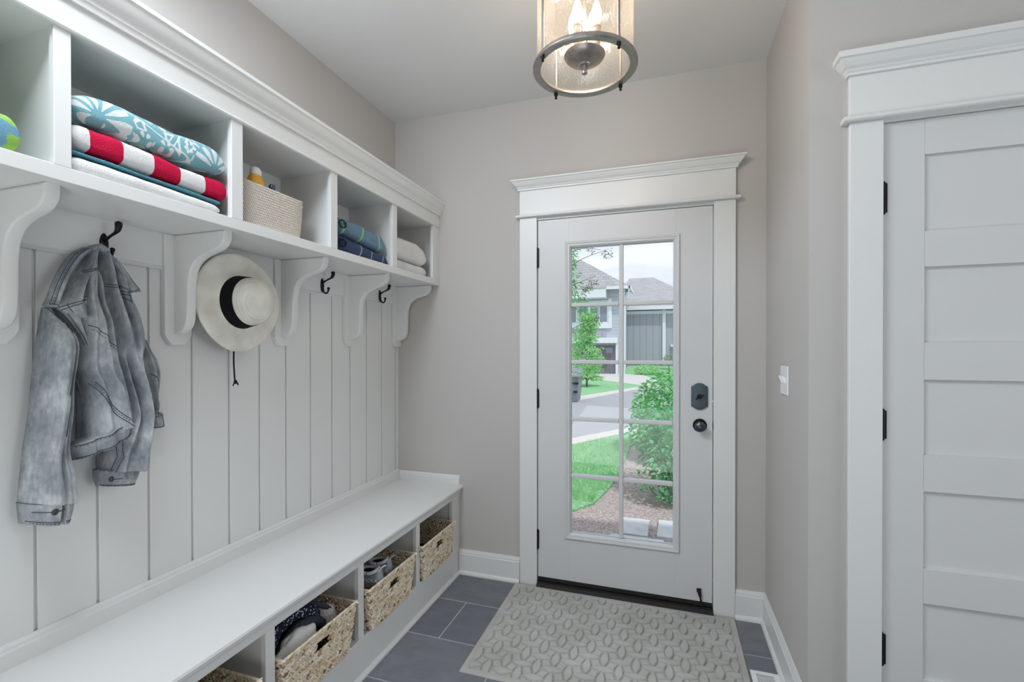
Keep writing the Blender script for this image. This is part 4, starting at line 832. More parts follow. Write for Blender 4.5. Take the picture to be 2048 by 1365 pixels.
# running shoes
M['shoe'] = cloth('grey_mesh_upper', S(152, 158, 164), scale=500.0, bump=0.4, dist=0.001); M['shoe_lt'] = cloth('pale_grey_collar', S(216, 220, 224)); M['shoe_dk'] = cloth('dark_shoe_lining', S(30, 34, 40))
M['sole'] = paint('white_foam_sole', S(214, 216, 218), 0.6); M['coral'] = paint('coral_stripe', S(200, 92, 74), 0.6)
def make_shoe():
    root = thing('running_shoe', '', 'shoe')
    # local frame: +Y heel, -Y toe, +X outer side, z up, sole bottom at z=0
    st = [(-0.135, 0.020, 0.020), (-0.125, 0.034, 0.038), (-0.10, 0.043, 0.048), (-0.065, 0.046, 0.058), (-0.03, 0.043, 0.072), (0.0, 0.040, 0.090), (0.03, 0.037, 0.100), (0.06, 0.035, 0.098), (0.09, 0.034, 0.102), (0.112, 0.031, 0.114), (0.122, 0.022, 0.118), (0.128, 0.010, 0.112)]
    st = catmull(st, 3); b = MB(); rows = []
    for y, w, h in st:
        row = []; op = sstep((y-0.005)/0.02)*sstep((0.118-y)/0.02)
        for i in range(28):
            a = PI*i/27; c, s = math.cos(a), math.sin(a); ww = w*(1-0.30*sstep((s-0.3)/0.7)*op*0.8)
            z = 0.022+(h-0.022)*s**0.75; z -= op*0.045*sstep((s-0.93)/0.06); row.append((ww*math.copysign(abs(c)**0.8, c), y, z))
        rows.append(row)
    b.grid(rows, closed_u=True, caps=True); b.build('upper', M['shoe'], root, True)
    b = MB(); rows = []
    for y, w, h in st: rows.append([(k*(w+0.006*(1 if z < 0.02 else 0)), y*1.03, z) for k, z in ((-1, 0.0), (1, 0.0), (1.0, 0.014), (0.94, 0.030), (-0.94, 0.030), (-1.0, 0.014))])
    b.grid(rows, closed_u=True, caps=True); b.build('sole', M['sole'], root, True)
    b = MB(); pts = []
    for i in range(41):
        a = 2*PI*i/40; pts.append((0.027*math.cos(a), 0.062+0.050*math.sin(a), 0.100+0.012*max(0, math.sin(a))**2+0.004*max(0, -math.sin(a))))
    b.tube(pts, 0.0085, 10); b.build('collar', M['shoe_lt'], root, True)
    b = MB(); b.ball((0, 0.060, 0.094), 1, 0.025, 0.046, 0.012, 16); b.build('lining', M['shoe_dk'], root, True)
    b = MB(); rows = []
    for v_, (yy, zz, w) in enumerate([(0.108, 0.085, 0.020), (0.118, 0.105, 0.019), (0.128, 0.118, 0.016), (0.142, 0.127, 0.010), (0.150, 0.130, 0.004)]):
        rows.append([(w*math.cos(2*PI*i/16), yy+0.006*math.sin(2*PI*i/16), zz) for i in range(16)])
    b.grid(rows, closed_u=True, caps=True); b.build('heel_tab', M['shoe_lt'], root, True)
    b = MB(); b.ball((0, 0.005, 0.094), 1, 0.018, 0.040, 0.016, 14)
    b.build('tongue', M['shoe'], root, True)
    b = MB()
    for k in range(5): y = -0.062+k*0.016; z = 0.064+k*0.0085; b.tube([(-0.020, y, z), (0, y+0.004, z+0.008), (0.020, y, z)], 0.0025, 6)
    b.build('laces', M['shoe_lt'], root, True)
    b = MB(); pts = [(0.0435, -0.04, 0.040), (0.0425, -0.01, 0.036), (0.0405, 0.02, 0.042), (0.0385, 0.05, 0.034), (0.0365, 0.08, 0.038)]; b.tube(catmull(pts, 4), 0.0022, 6); pts = [(0.0435, -0.04, 0.034), (0.0425, 0.0, 0.044), (0.039, 0.05, 0.040)]; b.tube(catmull(pts, 4), 0.0018, 6)
    b.build('coral_stripe', M['coral'], root, True)
    cu = bpy.data.curves.new('maker_name', 'FONT'); cu.body = 'HOKA'; cu.size = 0.027; cu.extrude = 0.0008; cu.align_x = 'CENTER'
    tmp = bpy.data.objects.new('tmp_text', cu); col.objects.link(tmp); dg = bpy.context.evaluated_depsgraph_get(); me = bpy.data.meshes.new_from_object(tmp.evaluated_get(dg)); bpy.data.objects.remove(tmp)
    me.name = 'maker_name'; me.materials.clear(); me.materials.append(M['plate']); o = bpy.data.objects.new('maker_name', me); col.objects.link(o); o.parent = root
    o.matrix_local = Matrix.Translation((0.0350, 0.083, 0.060)) @ Matrix.Rotation(-0.10, 4, 'Z') @ Matrix(((0, 0, 1, 0), (1, 0, 0, 0), (0, 1, 0, 0), (0, 0, 0, 1))) 
    return root
s1 = make_shoe(); s2 = copy_tree(s1)
s1.location = (-1.258, 1.710, 0.288); s1.rotation_euler = (math.radians(3), math.radians(6), math.radians(-84)); s1['label'] = 'grey running shoe, left one of the pair, with name lettering on its side'
s2.location = (-1.275, 1.800, 0.280); s2.rotation_euler = (math.radians(5), math.radians(4), math.radians(-78)); s2['label'] = 'grey running shoe at the right of its pair, nearer the wall corner'
for s in (s1, s2): s['group'] = 'pair of grey running shoes in the wicker basket'; s.scale = (0.88, 0.88, 0.88)
b = MB(); blob(b, (-1.265, 1.78, 0.205), 1, (0.115, 0.125, 0.040), 17, 0.10); tag(b.build('gym_bag', cloth('plum_nylon', S(70, 62, 78)), None, True), 'dark plum fabric bag under the shoes in the basket', 'bag')

# ------------------------------------------------------------------ ceiling light
LCX, LCY, LZ = -0.258, 1.556, 2.262
cl = thing('ceiling_light', 'round bronze and seeded glass ceiling light with lit bulbs', 'ceiling light', (LCX, LCY, HC))
b = MB(); b.lathe([(0.146, 0.0), (0.146, 0.004), (0.150, 0.012), (0.168, 0.014), (0.172, 0.008), (0.172, 0.0), (0.168, -0.004), (0.149, -0.003)], (LCX, LCY, LZ), n=72, closed=True); b.build('bottom_ring', M['bronze'], cl, 'auto')
b = MB(); b.lathe([(0.146, 0.0), (0.146, 0.004), (0.150, 0.012), (0.166, 0.014), (0.166, 0.0)], (LCX, LCY, 2.655), n=64, closed=True); b.build('top_ring', M['bronze'], cl, 'auto')
b = MB(); b.lathe([(0.1585, LZ+0.012), (0.1585, 2.66), (0.1560, 2.66), (0.1560, LZ+0.012)], (LCX, LCY, 0), n=72, closed=True); b.build('glass_shade', M['seeded'], cl, True)
rods = [(-0.356, 1.441), (-0.143, 1.465), (-0.378, 1.65), (-0.167, 1.686)]
for a in (math.radians(227), math.radians(318), math.radians(138), math.radians(50)):
    x, y = LCX+0.1645*math.cos(a), LCY+0.1645*math.sin(a); b = MB(); b.lathe([(0.0042, LZ-0.004), (0.0042, 2.665)], (x, y, 0), n=10); r = b.build('rod', M['bronze'], cl, 'auto')
    b = MB(); b.lathe([(0.002, LZ-0.024), (0.0050, LZ-0.021), (0.0035, LZ-0.016), (0.0068, LZ-0.011), (0.0068, LZ-0.004)], (x, y, 0), n=12); b.build('finial_nut', M['iron'], r, 'auto')
b = MB(); b.lathe([(0.003, -0.030), (0.009, -0.028), (0.010, -0.022), (0.006, -0.016), (0.012, -0.010), (0.010, -0.003), (0.018, -0.001), (0.020, 0.003), (0.034, 0.006), (0.050, 0.013), (0.062, 0.022), (0.068, 0.032), (0.066, 0.036), (0.0, 0.036)][:-1]+[(0.002, 0.036)], (LCX, LCY, LZ+0.012), n=40); b.build('center_cup', M['bronze'], cl, 'auto')
b = MB(); b.lathe([(0.007, LZ+0.045), (0.012, LZ+0.052), (0.006, LZ+0.060), (0.011, LZ+0.070), (0.006, LZ+0.080), (0.005, 2.70)], (LCX, LCY, 0), n=14); b.lathe([(0.065, HC-0.0005), (0.062, HC-0.018), (0.030, HC-0.032), (0.008, HC-0.036)], (LCX, LCY, 0), n=36)
for k in range(3):
    a = 2*PI*k/3; b.tube([(LCX, LCY, 2.69), (LCX+0.162*math.cos(a), LCY+0.162*math.sin(a), 2.664)], 0.004, 8)
b.build('stem_and_canopy', M['bronze'], cl, 'auto')
for a in (math.radians(248), math.radians(340), math.radians(70), math.radians(160)):
    x, y = LCX+0.044*math.cos(a), LCY+0.044*math.sin(a)
    b = MB(); b.lathe([(0.012, LZ+0.040), (0.012, LZ+0.125)], (x, y, 0), n=16); b.lathe([(0.015, LZ+0.118), (0.015, LZ+0.124)], (x, y, 0), n=16); s_ = b.build('candle_socket', M['candle'], cl, 'auto')
    b = MB(); b.lathe([(0.008, LZ+0.126), (0.0125, LZ+0.138), (0.0165, LZ+0.156), (0.016, LZ+0.172), (0.010, LZ+0.193), (0.004, LZ+0.208), (0.0015, LZ+0.214)], (x, y, 0), n=18); b.build('bulb', M['bulb'], s_, True)

# ------------------------------------------------------------------ embossed door mat
mx0, mx1, my0, my1 = -0.806, 0.322, 1.748, 2.508
NX, NY_ = 450, 304; V = []; Fc = []
def lens(x, y):
    fi = (x+0.18)/0.0655; fj = (y-2.065)/0.0665; i0 = round(fi); j0 = round(fj); s = -1
    for i in (i0-1, i0, i0+1):
        for j in (j0-1, j0, j0+1):
            dx = (fi-i)*0.0655; dy = (fj-j)*0.0665
            if (i+j) % 2 == 0: q = 0.0178*(1-(dy/0.0505)**2)-abs(dx)
            else: q = 0.0165*(1-(dx/0.0495)**2)-abs(dy)
            s = max(s, q)
    return s
for j in range(NY_+1):
    y = my0+(my1-my0)*j/NY_
    for i in range(NX+1):
        x = mx0+(mx1-mx0)*i/NX; e = min(x-mx0, mx1-x, y-my0, my1-y)
        if e < 0.030: h = 0.0055+0.002*sstep(e/0.004)*(1 if e > 0 else 0)-0.0035*math.exp(-((e-0.029)/0.002)**2)
        else:
            s = lens(x, y); h = 0.0130-0.0118*math.exp(-((s+0.0020)/0.0034)**2)+0.0014*math.exp(-((s-0.0035)/0.0014)**2)+(0.0022*sstep(s/0.006) if s > 0 else 0)
        V.append((x, y, h+0.0006*noise.noise(Vector((x*300, y*300, 0)))))
for j in range(NY_):
    for i in range(NX): k = j*(NX+1)+i; Fc.append((k, k+1, k+NX+2, k+NX+1))
# skirt down to the floor
ring = [i for i in range(NX+1)]+[j*(NX+1)+NX for j in range(1, NY_+1)]+[NY_*(NX+1)+i for i in range(NX-1, -1, -1)]+[j*(NX+1) for j in range(NY_-1, 0, -1)]
base_i = len(V)
for k in ring: V.append((V[k][0], V[k][1], 0.0003))
for a in range(len(ring)): c = (a+1) % len(ring); Fc.append((ring[a], base_i+a, base_i+c, ring[c]))
me = bpy.data.meshes.new('door_mat'); me.from_pydata(V, [], Fc); me.polygons.foreach_set('use_smooth', [True]*len(me.polygons))
M['mat'] = cloth('grey_mat_fibre', S(198, 197, 191), S(184, 182, 175), scale=700.0, bump=0.7, dist=0.002, mott=5.0); me.materials.append(M['mat'])
mat_o = bpy.data.objects.new('door_mat', me); col.objects.link(mat_o); tag(mat_o, 'grey embossed door mat with interlaced leaf pattern in front of the entry door', 'door mat')
# rotate slightly so the near right corner matches
# ------------------------------------------------------------------ outside
G = -0.15
def poly(name, pts, z0, z1, m):
    b = MB(); b.prism(pts, z0, z1, 'z'); return struct(b.build(name, m))
def ground_mat(name, c1, c2, c3, sc, bump, dist):
    t = NT(name); t.b.inputs['Roughness'].default_value = 0.95; v = t.obj(); n = t.n('TexNoise', Scale=sc, Detail=6.0, Roughness=0.7); t.l(v, n.inputs['Vector'])
    t.l(t.ramp(n.outputs['Fac'], [(0.35, c1), (0.5, c2), (0.66, c3)]), t.b.inputs['Base Color']); t.bump(n.outputs['Fac'], bump, dist); return t.m
M['mulch'] = ground_mat('shredded_mulch', S(150, 134, 130), S(196, 180, 176), S(236, 226, 222), 55.0, 1.0, 0.02)
M['grass'] = ground_mat('lawn_grass', S(100, 160, 108), S(134, 188, 138), S(170, 212, 168), 26.0, 0.8, 0.02)
M['road'] = ground_mat('pale_asphalt', S(150, 152, 156), S(160, 162, 166), S(172, 174, 178), 40.0, 0.2, 0.005)
M['conc'] = ground_mat('concrete', S(188, 186, 182), S(200, 198, 194), S(210, 209, 206), 20.0, 0.2, 0.004)
poly('ground', [(-60, 2.72), (60, 2.72), (60, 90), (-60, 90)], -0.60, G-0.02, M['mulch'])
poly('lawn_base', [(-3.7, 2.9), (-2.2, 4.0), (-1.35, 4.05), (-0.86, 4.15), (-0.66, 4.49), (-0.59, 4.91), (-0.53, 5.43), (-0.515, 6.4), (-0.515, 7.345), (-0.30, 7.9), (0.6, 9.2), (1.2, 11.85), (0.6, 10.7), (-0.80, 8.10), (-1.36, 7.07), (-3.7, 2.95)], G-0.04, G, M['grass'])
poly('curb_near', [(-4.36, 1.55+1.0), (-1.36, 7.07), (-0.80, 8.10), (3.2, 15.5), (3.0, 15.8), (-0.90, 8.55), (-1.47, 7.55), (-4.66, 1.7+1.0)], G-0.1, G+0.015, M['conc'])
poly('road', [(-14, 2.9), (-4.5, 2.95), (-1.47, 7.55), (-0.90, 8.55), (3.0, 15.8), (3.0, 27), (-0.95, 17.6), (-2.45, 13.1), (-5.5, 7.5), (-14, 4)], G-0.1, G-0.012, M['road'])
poly('curb_far', [(-8.5, 2.9), (-5.5, 7.5), (-2.45, 13.1), (-0.95, 17.6), (3, 27), (2.8, 28), (-1.12, 18.4), (-2.60, 14.3), (-5.8, 9.0), (-9, 4.5)], G-0.1, G+0.01, M['conc'])
poly('lawn_far', [(-60, 5), (-9, 4.5), (-5.8, 9.0), (-2.60, 14.3), (-1.12, 18.4), (2.8, 28), (60, 30), (60, 80), (-60, 80)], G-0.1, G, M['grass'])
poly('driveway', [(-12, 27.9), (-3.2, 22.6), (-1.96, 20.87), (-0.95, 19.5), (0.3, 20.7), (-0.6, 24.0), (-1.2, 27.0), (-2.2, 28.0)], G-0.05, G+0.012, M['conc'])
b = MB(); b.grid([[(-2.35, 28.0, G), (3.0, 27.0, G)], [(-2.35, 31.2, 0.30), (3.0, 31.2, 0.30)]]); struct(b.build('lawn_bank', M['grass']))
# bluestone stepping slabs
M['stone'] = ground_mat('bluestone_slab', S(186, 190, 194), S(200, 203, 206), S(212, 214, 216), 6.0, 0.3, 0.004)
for lab, pts in (('pale square stepping stone left of the other, just outside the door', [(-0.358, 4.171), (-0.130, 4.167), (-0.134, 3.805), (-0.345, 3.804)]),
                 ('pale square stepping stone on the right side of the door view', [(-0.055, 4.199), (0.30, 4.190), (0.31, 3.815), (-0.066, 3.827)]),
                 ('long pale stone slab nearest the door sill', [(-0.42, 3.775), (-0.009, 3.760), (-0.012, 3.42), (-0.42, 3.43)])):
    b = MB(); b.prism(pts, G-0.04, G+0.012, 'z', 0.006); tag(b.build('stepping_stone', M['stone']), lab, 'paving stone', 'stepping stones outside the door')

# foliage helpers
def leafmat(name, c1, c2, trans=0.35):
    t = NT(name); oi = t.n('TexNoise', Scale=6.0, Detail=3.0); t.l(t.obj(), oi.inputs['Vector']); c = t.ramp(oi.outputs['Fac'], [(0.35, c1), (0.65, c2)])
    t.l(c, t.b.inputs['Base Color']); t.b.inputs['Roughness'].default_value = 0.55
    tl = t.n('BsdfTranslucent'); t.l(c, tl.inputs[0]); mx = t.n('MixShader'); mx.inputs[0].default_value = trans
    t.l(t.b.outputs[0], mx.inputs[1]); t.l(tl.outputs[0], mx.inputs[2]); t.l(mx.outputs[0], t.out.inputs[0]); return t.m
class Leaves:
    def __init__(s, seed): s.V = []; s.F = []; s.r = random.Random(seed)
    def leaf(s, c, L, W, d=None, droop=0.3):
        r = s.r; c = Vector(c)
        if d is None: d = Vector((r.gauss(0, 1), r.gauss(0, 1), r.gauss(0, 0.6)-droop)).normalized()
        sd = d.cross(Vector((r.gauss(0, 0.5), r.gauss(0, 0.5), 1))).normalized(); n = sd.cross(d); k = len(s.V)
        for a, w, h in ((0, 0, 0), (0.35, 1, 0.12), (0.7, 0.75, 0.05), (1, 0, -0.08), (0.7, -0.75, 0.05), (0.35, -1, 0.12), (0.5, 0, -0.02)):
            s.V.append(tuple(c+d*(a*L)+sd*(w*W/2)+n*(h*L)))
        for f in ((0, 1, 6), (1, 2, 6), (2, 3, 6), (3, 4, 6), (4, 5, 6), (5, 0, 6)): s.F.append(tuple(k+q for q in f))
    def cloud(s, c, R, n, L, W, shell=0.55, droop=0.3, zmin=-9):
        r = s.r
        for _ in range(n):
            while True:
                p = Vector((r.uniform(-1, 1), r.uniform(-1, 1), r.uniform(-1, 1)))
                if shell < p.length < 1: break
            q = Vector((c[0]+p.x*R[0], c[1]+p.y*R[1], c[2]+p.z*R[2]))
            if q.z < zmin: continue
            s.leaf(q, L*r.uniform(0.6, 1.3), W*r.uniform(0.7, 1.2), None if r.random() < 0.5 else Vector((p.x+r.gauss(0, .3), p.y+r.gauss(0, .3), p.z*0.5-droop+r.gauss(0, .3))).normalized())
    def build(s, name, m, parent=None):
        me = bpy.data.meshes.new(name); me.from_pydata(s.V, [], s.F); me.materials.append(m); o = bpy.data.objects.new(name, me); col.objects.link(o)
        if parent is not None:
            o.parent = parent; o.location = -parent.location
        return o
M['bark'] = paint('grey_brown_bark', S(120, 108, 98), 0.9)
M['leaf_a'] = leafmat('fresh_green_leaves', S(98, 176, 110), S(150, 216, 146)); M['leaf_b'] = leafmat('cool_green_leaves', S(84, 166, 112), S(134, 208, 146)); M['leaf_c'] = leafmat('yellow_green_leaves', S(146, 208, 142), S(194, 236, 176)); M['leaf_d'] = leafmat('budding_leaves', S(110, 120, 92), S(128, 160, 104))
def stems(parent, pts_list, r, m='bark', name='stems'):
    b = MB()
    for p in pts_list: b.tube(catmull(p, 4), r, 6, r_end=r*0.35)
    return b.build(name, M[m], parent, True)
sh = thing('flowering_shrub', 'leafy green shrub with low branches beside the mulch bed, nearest the door', 'shrub', (0.10, 4.80, G-0.02))
lv = Leaves(5); R5 = random.Random(9)
lv.cloud((0.20, 4.95, 0.30), (0.46, 0.50, 0.40), 1500, 0.062, 0.036, 0.35, 0.35, G+0.05); lv.cloud((-0.10, 4.72, 0.05), (0.20, 0.2, 0.14), 90, 0.055, 0.032, 0.2, 0.3, G+0.02); lv.cloud((-0.03, 5.15, 0.48), (0.36, 0.4, 0.26), 800, 0.06, 0.034, 0.3, 0.3)
lv.cloud((0.02, 4.62, -0.07), (0.09, 0.09, 0.05), 40, 0.05, 0.03, 0.1, 0.1, G)
lv.build('foliage', M['leaf_b'], sh)
stems(sh, [[(0.10, 4.80, G-0.02), (0.10+R5.uniform(-.1, .15), 4.85+R5.uniform(-.1, .2), 0.1), (0.15+R5.uniform(-.4, .3), 5.0+R5.uniform(-.3, .3), 0.3+R5.uniform(0, .3))] for _ in range(14)]+[[(0.05, 4.72, G), (-0.10, 4.75, G+0.06), (-0.20, 4.95, 0.0)]], 0.010)
sh = thing('flowering_shrub', 'tall rounded light green shrub at the lawn edge, behind the nearer shrub', 'shrub', (0.45, 7.2, G-0.02))
lv = Leaves(6); lv.cloud((0.42, 7.1, 0.42), (0.90, 0.9, 0.64), 3600, 0.085, 0.050, 0.6, 0.25, G); lv.cloud((0.22, 6.5, 0.15), (0.56, 0.5, 0.46), 1700, 0.075, 0.045, 0.6, 0.25, G); lv.build('foliage', M['leaf_a'], sh)
stems(sh, [[(0.45, 7.2, G-0.02), (0.45+R5.uniform(-.2, .2), 7.2+R5.uniform(-.2, .2), 0.3), (0.45+R5.uniform(-.6, .6), 7.1+R5.uniform(-.6, .6), 0.85)] for _ in range(10)], 0.014)
lv = Leaves(16); sh = thing('flowering_shrub', 'low round shrub on the far lawn in front of the grey board wall', 'shrub', (-1.05, 27.5, G)); lv.cloud((-1.0, 27.6, 0.12), (0.72, 0.5, 0.34), 700, 0.12, 0.07, 0.5, 0.2, G); lv.build('foliage', M['leaf_c'], sh)
lv = Leaves(17); sh = thing('flowering_shrub', 'small pinkish shrub against the far house corner', 'shrub', (0.15, 29.5, 0.0)); lv.cloud((0.20, 29.6, 0.72), (0.42, 0.3, 0.34), 260, 0.09, 0.06, 0.3, 0.2); lv.build('foliage', leafmat('blossom_leaves', S(170, 160, 160), S(150, 176, 140)), sh); stems(sh, [[(0.15, 29.5, -0.05), (0.18, 29.55, 0.3), (0.2, 29.6, 0.7)]], 0.03)
# ornamental young tree
tr_ = thing('young_tree', 'bright green young conifer-like tree beyond the road', 'tree', (-2.96, 18.4, G-0.02)); lv = Leaves(21); rr_ = random.Random(4); bl = []
for k in range(16):
    z = 0.1+k*0.165; w = 0.78*(1-(k/17)**1.5)*(0.8+0.4*rr_.random()); n_ = 5
    for q in range(n_):
        a = rr_.uniform(0, 2*PI); e = Vector((-2.96+w*math.cos(a), 18.4+w*math.sin(a), z+0.12)); bl.append([(-2.96, 18.4, z), tuple((Vector((-2.96, 18.4, z))+e)/2+Vector((0, 0, 0.06))), tuple(e)])
        lv.cloud((-2.96+0.62*w*math.cos(a), 18.4+0.62*w*math.sin(a), z+0.08), (0.30, 0.30, 0.10), 62, 0.10, 0.05, 0.0, 0.1)
lv.build('foliage', M['leaf_c'], tr_); stems(tr_, [[(-2.96, 18.4, G-0.02), (-2.95, 18.4, 1.2), (-2.96, 18.4, 2.7)]], 0.045, name='trunk'); stems(tr_, bl, 0.012, name='branches')
# overhanging small tree at the left of the door view
tr_ = thing('crape_myrtle', 'slender tree with overhanging leafy twigs at the left of the door view', 'tree', (-2.15, 7.3, G-0.02)); lv = Leaves(31); ld = Leaves(32); bl = []
def twig(p0, p1, n, L, lvs, spread=0.10, sag=0.0):
    p0, p1 = Vector(p0), Vector(p1); mid = (p0+p1)/2+Vector((0, 0, 0.06)); bl.append([tuple(p0), tuple(mid), tuple(p1)])
    for k in range(n):
        f = 0.45+0.55*lvs.r.random(); q = p0.lerp(p1, f)+Vector((lvs.r.gauss(0, spread), lvs.r.gauss(0, spread), lvs.r.gauss(0, spread)-sag)); lvs.leaf(q, L*lvs.r.uniform(.6, 1.2), L*0.42)
twig((-1.9, 7.2, 2.2), (-0.98, 6.9, 3.05), 0, 0.05, lv); twig((-1.6, 7.1, 2.45), (-0.84, 6.9, 2.77), 0, 0.05, ld, 0.03)
twig((-1.5, 7.1, 2.78), (-0.90, 6.9, 2.78), 0, 0.05, ld, 0.03); 
for c, n in (((-1.05, 6.9, 2.80), 34), ((-0.80, 6.9, 2.72), 46), ((-1.10, 6.9, 2.22), 70), ((-1.02, 6.9, 2.30), 44), ((-1.20, 6.95, 2.12), 30), ((-0.96, 6.9, 1.74), 46), ((-1.08, 6.9, 1.64), 40)): ld.cloud(c, (0.075, 0.07, 0.070), n, 0.036, 0.018, 0.0)
twig((-1.9, 7.2, 2.0), (-0.98, 6.9, 2.40), 0, 0.05, ld); twig((-1.9, 7.2, 1.3), (-0.92, 6.9, 1.80), 10, 0.05, lv, 0.05)
for z in (2.85, 2.72, 2.60, 2.45, 2.3, 2.15, 2.02): lv.cloud((-1.40+0.03*math.sin(z*9), 7.0, z), (0.17, 0.15, 0.10), 80, 0.06, 0.028, 0.0)
for c, n in (((-1.22, 6.95, 2.00), 70), ((-1.10, 6.95, 1.92), 40), ((-1.32, 6.95, 1.60), 36), ((-1.30, 6.95, 1.42), 34), ((-1.18, 6.95, 1.52), 22)): lv.cloud(c, (0.13, 0.12, 0.09), n, 0.055, 0.027, 0.0)
lv.build('foliage', M['leaf_a'], tr_); ld.build('budding_foliage', M['leaf_d'], tr_); stems(tr_, [[(-2.15, 7.3, G-0.02), (-2.10, 7.3, 0.8), (-1.9, 7.2, 1.8), (-1.75, 7.1, 2.9)]], 0.045, name='trunk'); stems(tr_, bl, 0.007, name='branches')
# grass blades near the door
r7 = random.Random(77); V = []; Fc = []
for _ in range(9000):
    y = 4.1+3.6*r7.random()**1.4; xm = -0.52 if y > 5.4 else (-0.58 if y > 4.9 else (-0.66 if y > 4.5 else -0.86)); x = xm-r7.random()*1.1*(0.5+y/8)
    if y > 7.07+(x+1.36)*1.84: continue
    h = r7.uniform(0.03, 0.075); a = r7.uniform(0, PI); w = 0.003; k = len(V); dx, dy = math.cos(a)*w, math.sin(a)*w
    V += [(x-dx, y-dy, G-0.003), (x+dx, y+dy, G-0.003), (x+r7.gauss(0, .018), y+r7.gauss(0, .018), G+h)]; Fc.append((k, k+1, k+2))
me = bpy.data.meshes.new('lawn_grass'); me.from_pydata(V, [], Fc); me.materials.append(leafmat('grass_blades', S(120, 186, 116), S(168, 220, 154))); o = bpy.data.objects.new('lawn_grass', me); col.objects.link(o); tag(o, 'short green lawn grass between the mulch bed and the road', 'grass', kind='stuff')

# wheeled bin
tb = thing('trash_bin', 'grey wheeled trash bin standing at the far road edge', 'trash bin', (-2.62, 13.25, G)); M['bin'] = paint('grey_bin_plastic', S(124, 132, 140), 0.5)
b = MB(); A = [(-2.90, 12.95, G), (-2.36, 12.95, G), (-2.36, 13.50, G), (-2.90, 13.50, G)]; B_ = [(-2.96, 12.88, 0.53), (-2.30, 12.88, 0.53), (-2.30, 13.55, 0.53), (-2.96, 13.55, 0.53)]; b.grid([A, B_], closed_u=True, caps=True); b.build('bin_body', M['bin'], tb)
b = MB(); b.box(-2.99, -2.27, 12.84, 13.58, 0.53, 0.575, 0.012, 2); b.build('lid', M['bin'], tb)
b = MB(); b.box(-2.48, -2.30, 12.865, 12.90, 0.34, 0.40, 0.01); b.box(-2.46, -2.34, 12.90, 12.94, 0.10, 0.16, 0.01); b.build('handle', M['black'], tb)

# neighbouring houses
def shingle(name, c):
    t = NT(name); br = t.n('TexBrick', Scale=1.0); br.inputs['Brick Width'].default_value = 0.32; br.inputs['Row Height'].default_value = 0.14; br.inputs['Mortar Size'].default_value = 0.012
    br.inputs['Color1'].default_value = c; br.inputs['Color2'].default_value = tuple(x*0.82 for x in c[:3])+(1,); br.inputs['Mortar'].default_value = tuple(x*0.6 for x in c[:3])+(1,)
    t.l(t.obj((1, 1, 1), (PI/2*0.0, 0, 0)), br.inputs['Vector']); t.l(br.outputs[0], t.b.inputs['Base Color']); t.b.inputs['Roughness'].default_value = 0.9; return t.m
def lapped(name, c, pitch, axis='Z'):
    t = NT(name); tcn = t.n('TexCoord'); sep = t.n('SeparateXYZ'); t.l(tcn.outputs['Object'], sep.inputs[0]); fr = t.math('FRACT', t.math('DIVIDE', sep.outputs[axis], pitch))
    t.l(t.mix(t.math('LESS_THAN', fr, 0.12), c, tuple(x*0.78 for x in c[:3])+(1,)), t.b.inputs['Base Color']); t.b.inputs['Roughness'].default_value = 0.8; return t.m
M['shingle'] = shingle('grey_roof_shingles', S(176, 177, 180)); M['lap'] = lapped('pale_blue_lap_siding', S(186, 194, 204), 0.20); M['bnb'] = lapped('grey_board_and_batten', S(166, 168, 180), 0.40, 'X')
M['gar'] = lapped('brown_grey_boards', S(118, 114, 124), 0.21, 'X'); M['ext_white'] = paint('exterior_white', S(226, 230, 236), 0.6); M['ext_glass'] = paint('window_reflection', S(132, 142, 156), 0.12, spec=0.8)
def hip_roof(parent, x0, x1, y0, y1, z0, rx0, rx1, ry, rz, name='roof'):
    b = MB(); P = [(x0, y0, z0), (x1, y0, z0), (x1, y1, z0), (x0, y1, z0)]; R0, R1 = (rx0, ry, rz), (rx1, ry, rz)
    v = [b.b.verts.new(p) for p in P+[R0, R1]]
    for f in ((0, 1, 5, 4), (1, 2, 5), (2, 3, 4, 5), (3, 0, 4), (3, 2, 1, 0)): b.b.faces.new([v[k] for k in f])
    bmesh.ops.recalc_face_normals(b.b, faces=b.b.faces); return b.build(name, M['shingle'], parent)
h1 = thing('neighbor_house', 'pale sided two-storey house with garage across the road, left of view', 'house', (-5, 30, G))
b = MB(); b.box(-9, -2.36, 28.0, 30.2, G, 4.95); b.build('wall', M['lap'], h1)
hip_roof(h1, -9.6, -1.95, 27.45, 30.4, 4.92, -8.5, -5.0, 29.0, 6.87)
b = MB(); b.box(-9.6, -1.95, 27.40, 27.50, 4.78, 4.95); b.box(-2.02, -1.92, 27.40, 30.4, 4.78, 4.95); b.build('gutter', M['ext_white'], h1)
b = MB(); b.prism([(27.1, 4.80), (27.1, 4.86), (28.2, 5.55), (28.2, 4.80)], -6.5, -3.3, 'x'); b.build('dormer_roof', M['shingle'], h1)
b = MB(); b.box(-6.5, -3.3, 27.12, 28.0, 4.30, 4.80); b.build('bay_fascia', M['ext_white'], h1)
for x0, x1 in ((-4.98, -4.42), (-4.28, -3.84), (-3.72, -3.30), (-5.7, -5.15)):
    b = MB(); b.box(x0-0.07, x0, 27.93, 28.0, 2.85, 4.2); b.box(x1, x1+0.07, 27.93, 28.0, 2.85, 4.2); b.box(x0, x1, 27.93, 28.0, 2.85, 2.92); b.box(x0, x1, 27.93, 28.0, 4.12, 4.2); f = b.build('window', M['ext_white'], h1)
    b = MB(); b.box(x0, x1, 27.97, 28.0, 2.92, 4.12); b.build('window_pane', M['ext_glass'], f)
b = MB(); b.box(-6.0, -3.02, 27.90, 28.0, 2.55, 2.85); b.box(-3.22, -3.02, 27.90, 28.0, 2.85, 4.3); b.build('window_surround', M['ext_white'], h1)
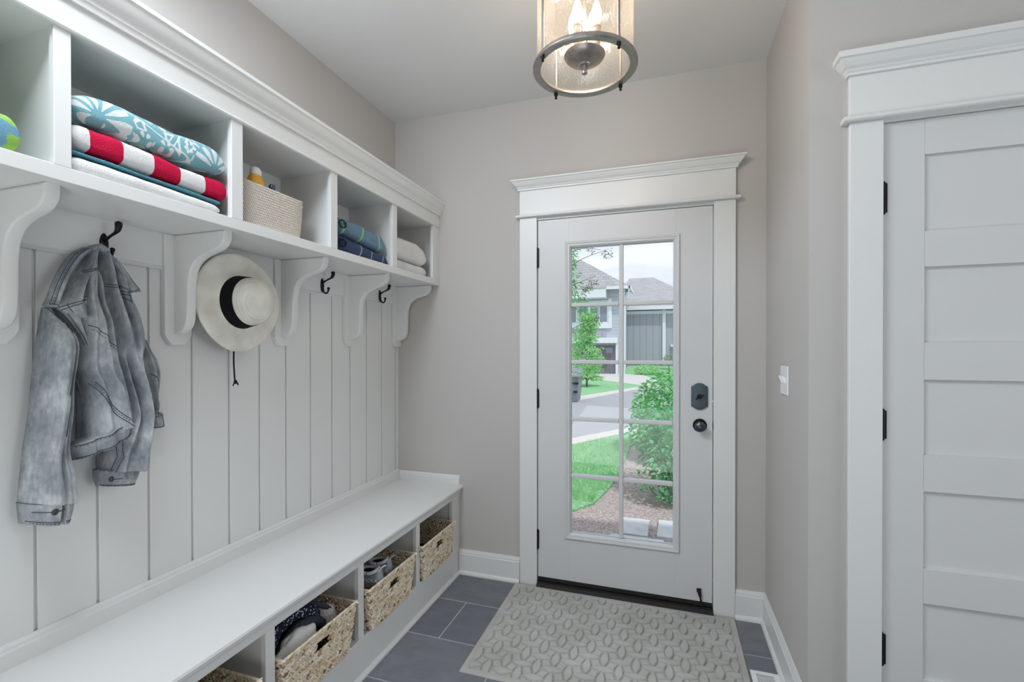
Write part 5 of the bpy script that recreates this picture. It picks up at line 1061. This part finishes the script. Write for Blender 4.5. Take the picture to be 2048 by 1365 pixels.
b = MB(); b.box(-5.5, -3.35, 27.96, 28.0, 2.02, 2.45); b.build('lower_panel', M['bnb'], h1)
b = MB(); b.box(-7.2, -2.66, 27.3, 28.0, 1.66, 1.98, 0.02); b.build('garage_canopy', M['ext_white'], h1)
b = MB(); b.box(-4.35, -2.82, 27.95, 28.0, G, 1.55); gd = b.build('garage_door', M['gar'], h1)
b = MB(); b.box(-3.35, -2.95, 27.93, 27.96, 1.08, 1.40); b.build('door_window', M['ext_glass'], gd)
b = MB(); b.box(-2.80, -2.66, 27.9, 28.0, G, 1.66); b.box(-4.52, -4.37, 27.9, 28.0, G, 1.66); b.build('garage_trim', M['ext_white'], h1)
b = MB(); b.box(-2.40, -2.26, 27.90, 28.06, G, 4.8); b.tube([(-2.0, 27.44, 4.80), (-2.02, 27.5, 4.55), (-2.26, 27.85, 4.35), (-2.27, 27.86, 0.1)], 0.045, 8); b.build('corner_board', M['ext_white'], h1)
h2 = thing('neighbor_house', 'low grey board-and-batten house with hip roof, right of view', 'house', (0, 33, 0))
b = MB(); b.box(-2.60, 6.0, 31.0, 38, -0.2, 3.9); b.build('wall', M['bnb'], h2)
hip_roof(h2, -3.4, 2.6, 30.6, 41.5, 4.0, -2.6, -0.86, 36, 6.60)
hip_roof(h2, -0.2, 9, 31.4, 46, 4.3, 1.0, 8, 40, 6.9, 'rear_roof')
b = MB(); b.box(-3.4, 2.6, 30.52, 30.62, 3.80, 4.02); b.box(-2.6, 6.0, 30.9, 31.0, 3.55, 3.75); b.box(-0.20, 0.0, 30.86, 31.0, 0.30, 3.8); b.box(-2.72, -2.58, 30.86, 31.0, 0.3, 3.8); b.box(0.30, 1.6, 30.88, 31.0, 1.45, 1.60); b.build('white_trim', M['ext_white'], h2)
b = MB(); b.box(-2.6, 6.0, 30.97, 31.0, -0.2, 0.42); b.build('foundation', paint('dark_foundation', S(110, 116, 126), 0.8), h2)
b = MB(); b.box(0.32, 1.5, 30.93, 31.0, 0.55, 1.45); b.build('window', M['ext_glass'], h2)
b = MB(); b.box(-2.58, -0.20, 30.93, 30.97, 0.42, 3.55); b.build('porch_screen', M['bnb'], h2)
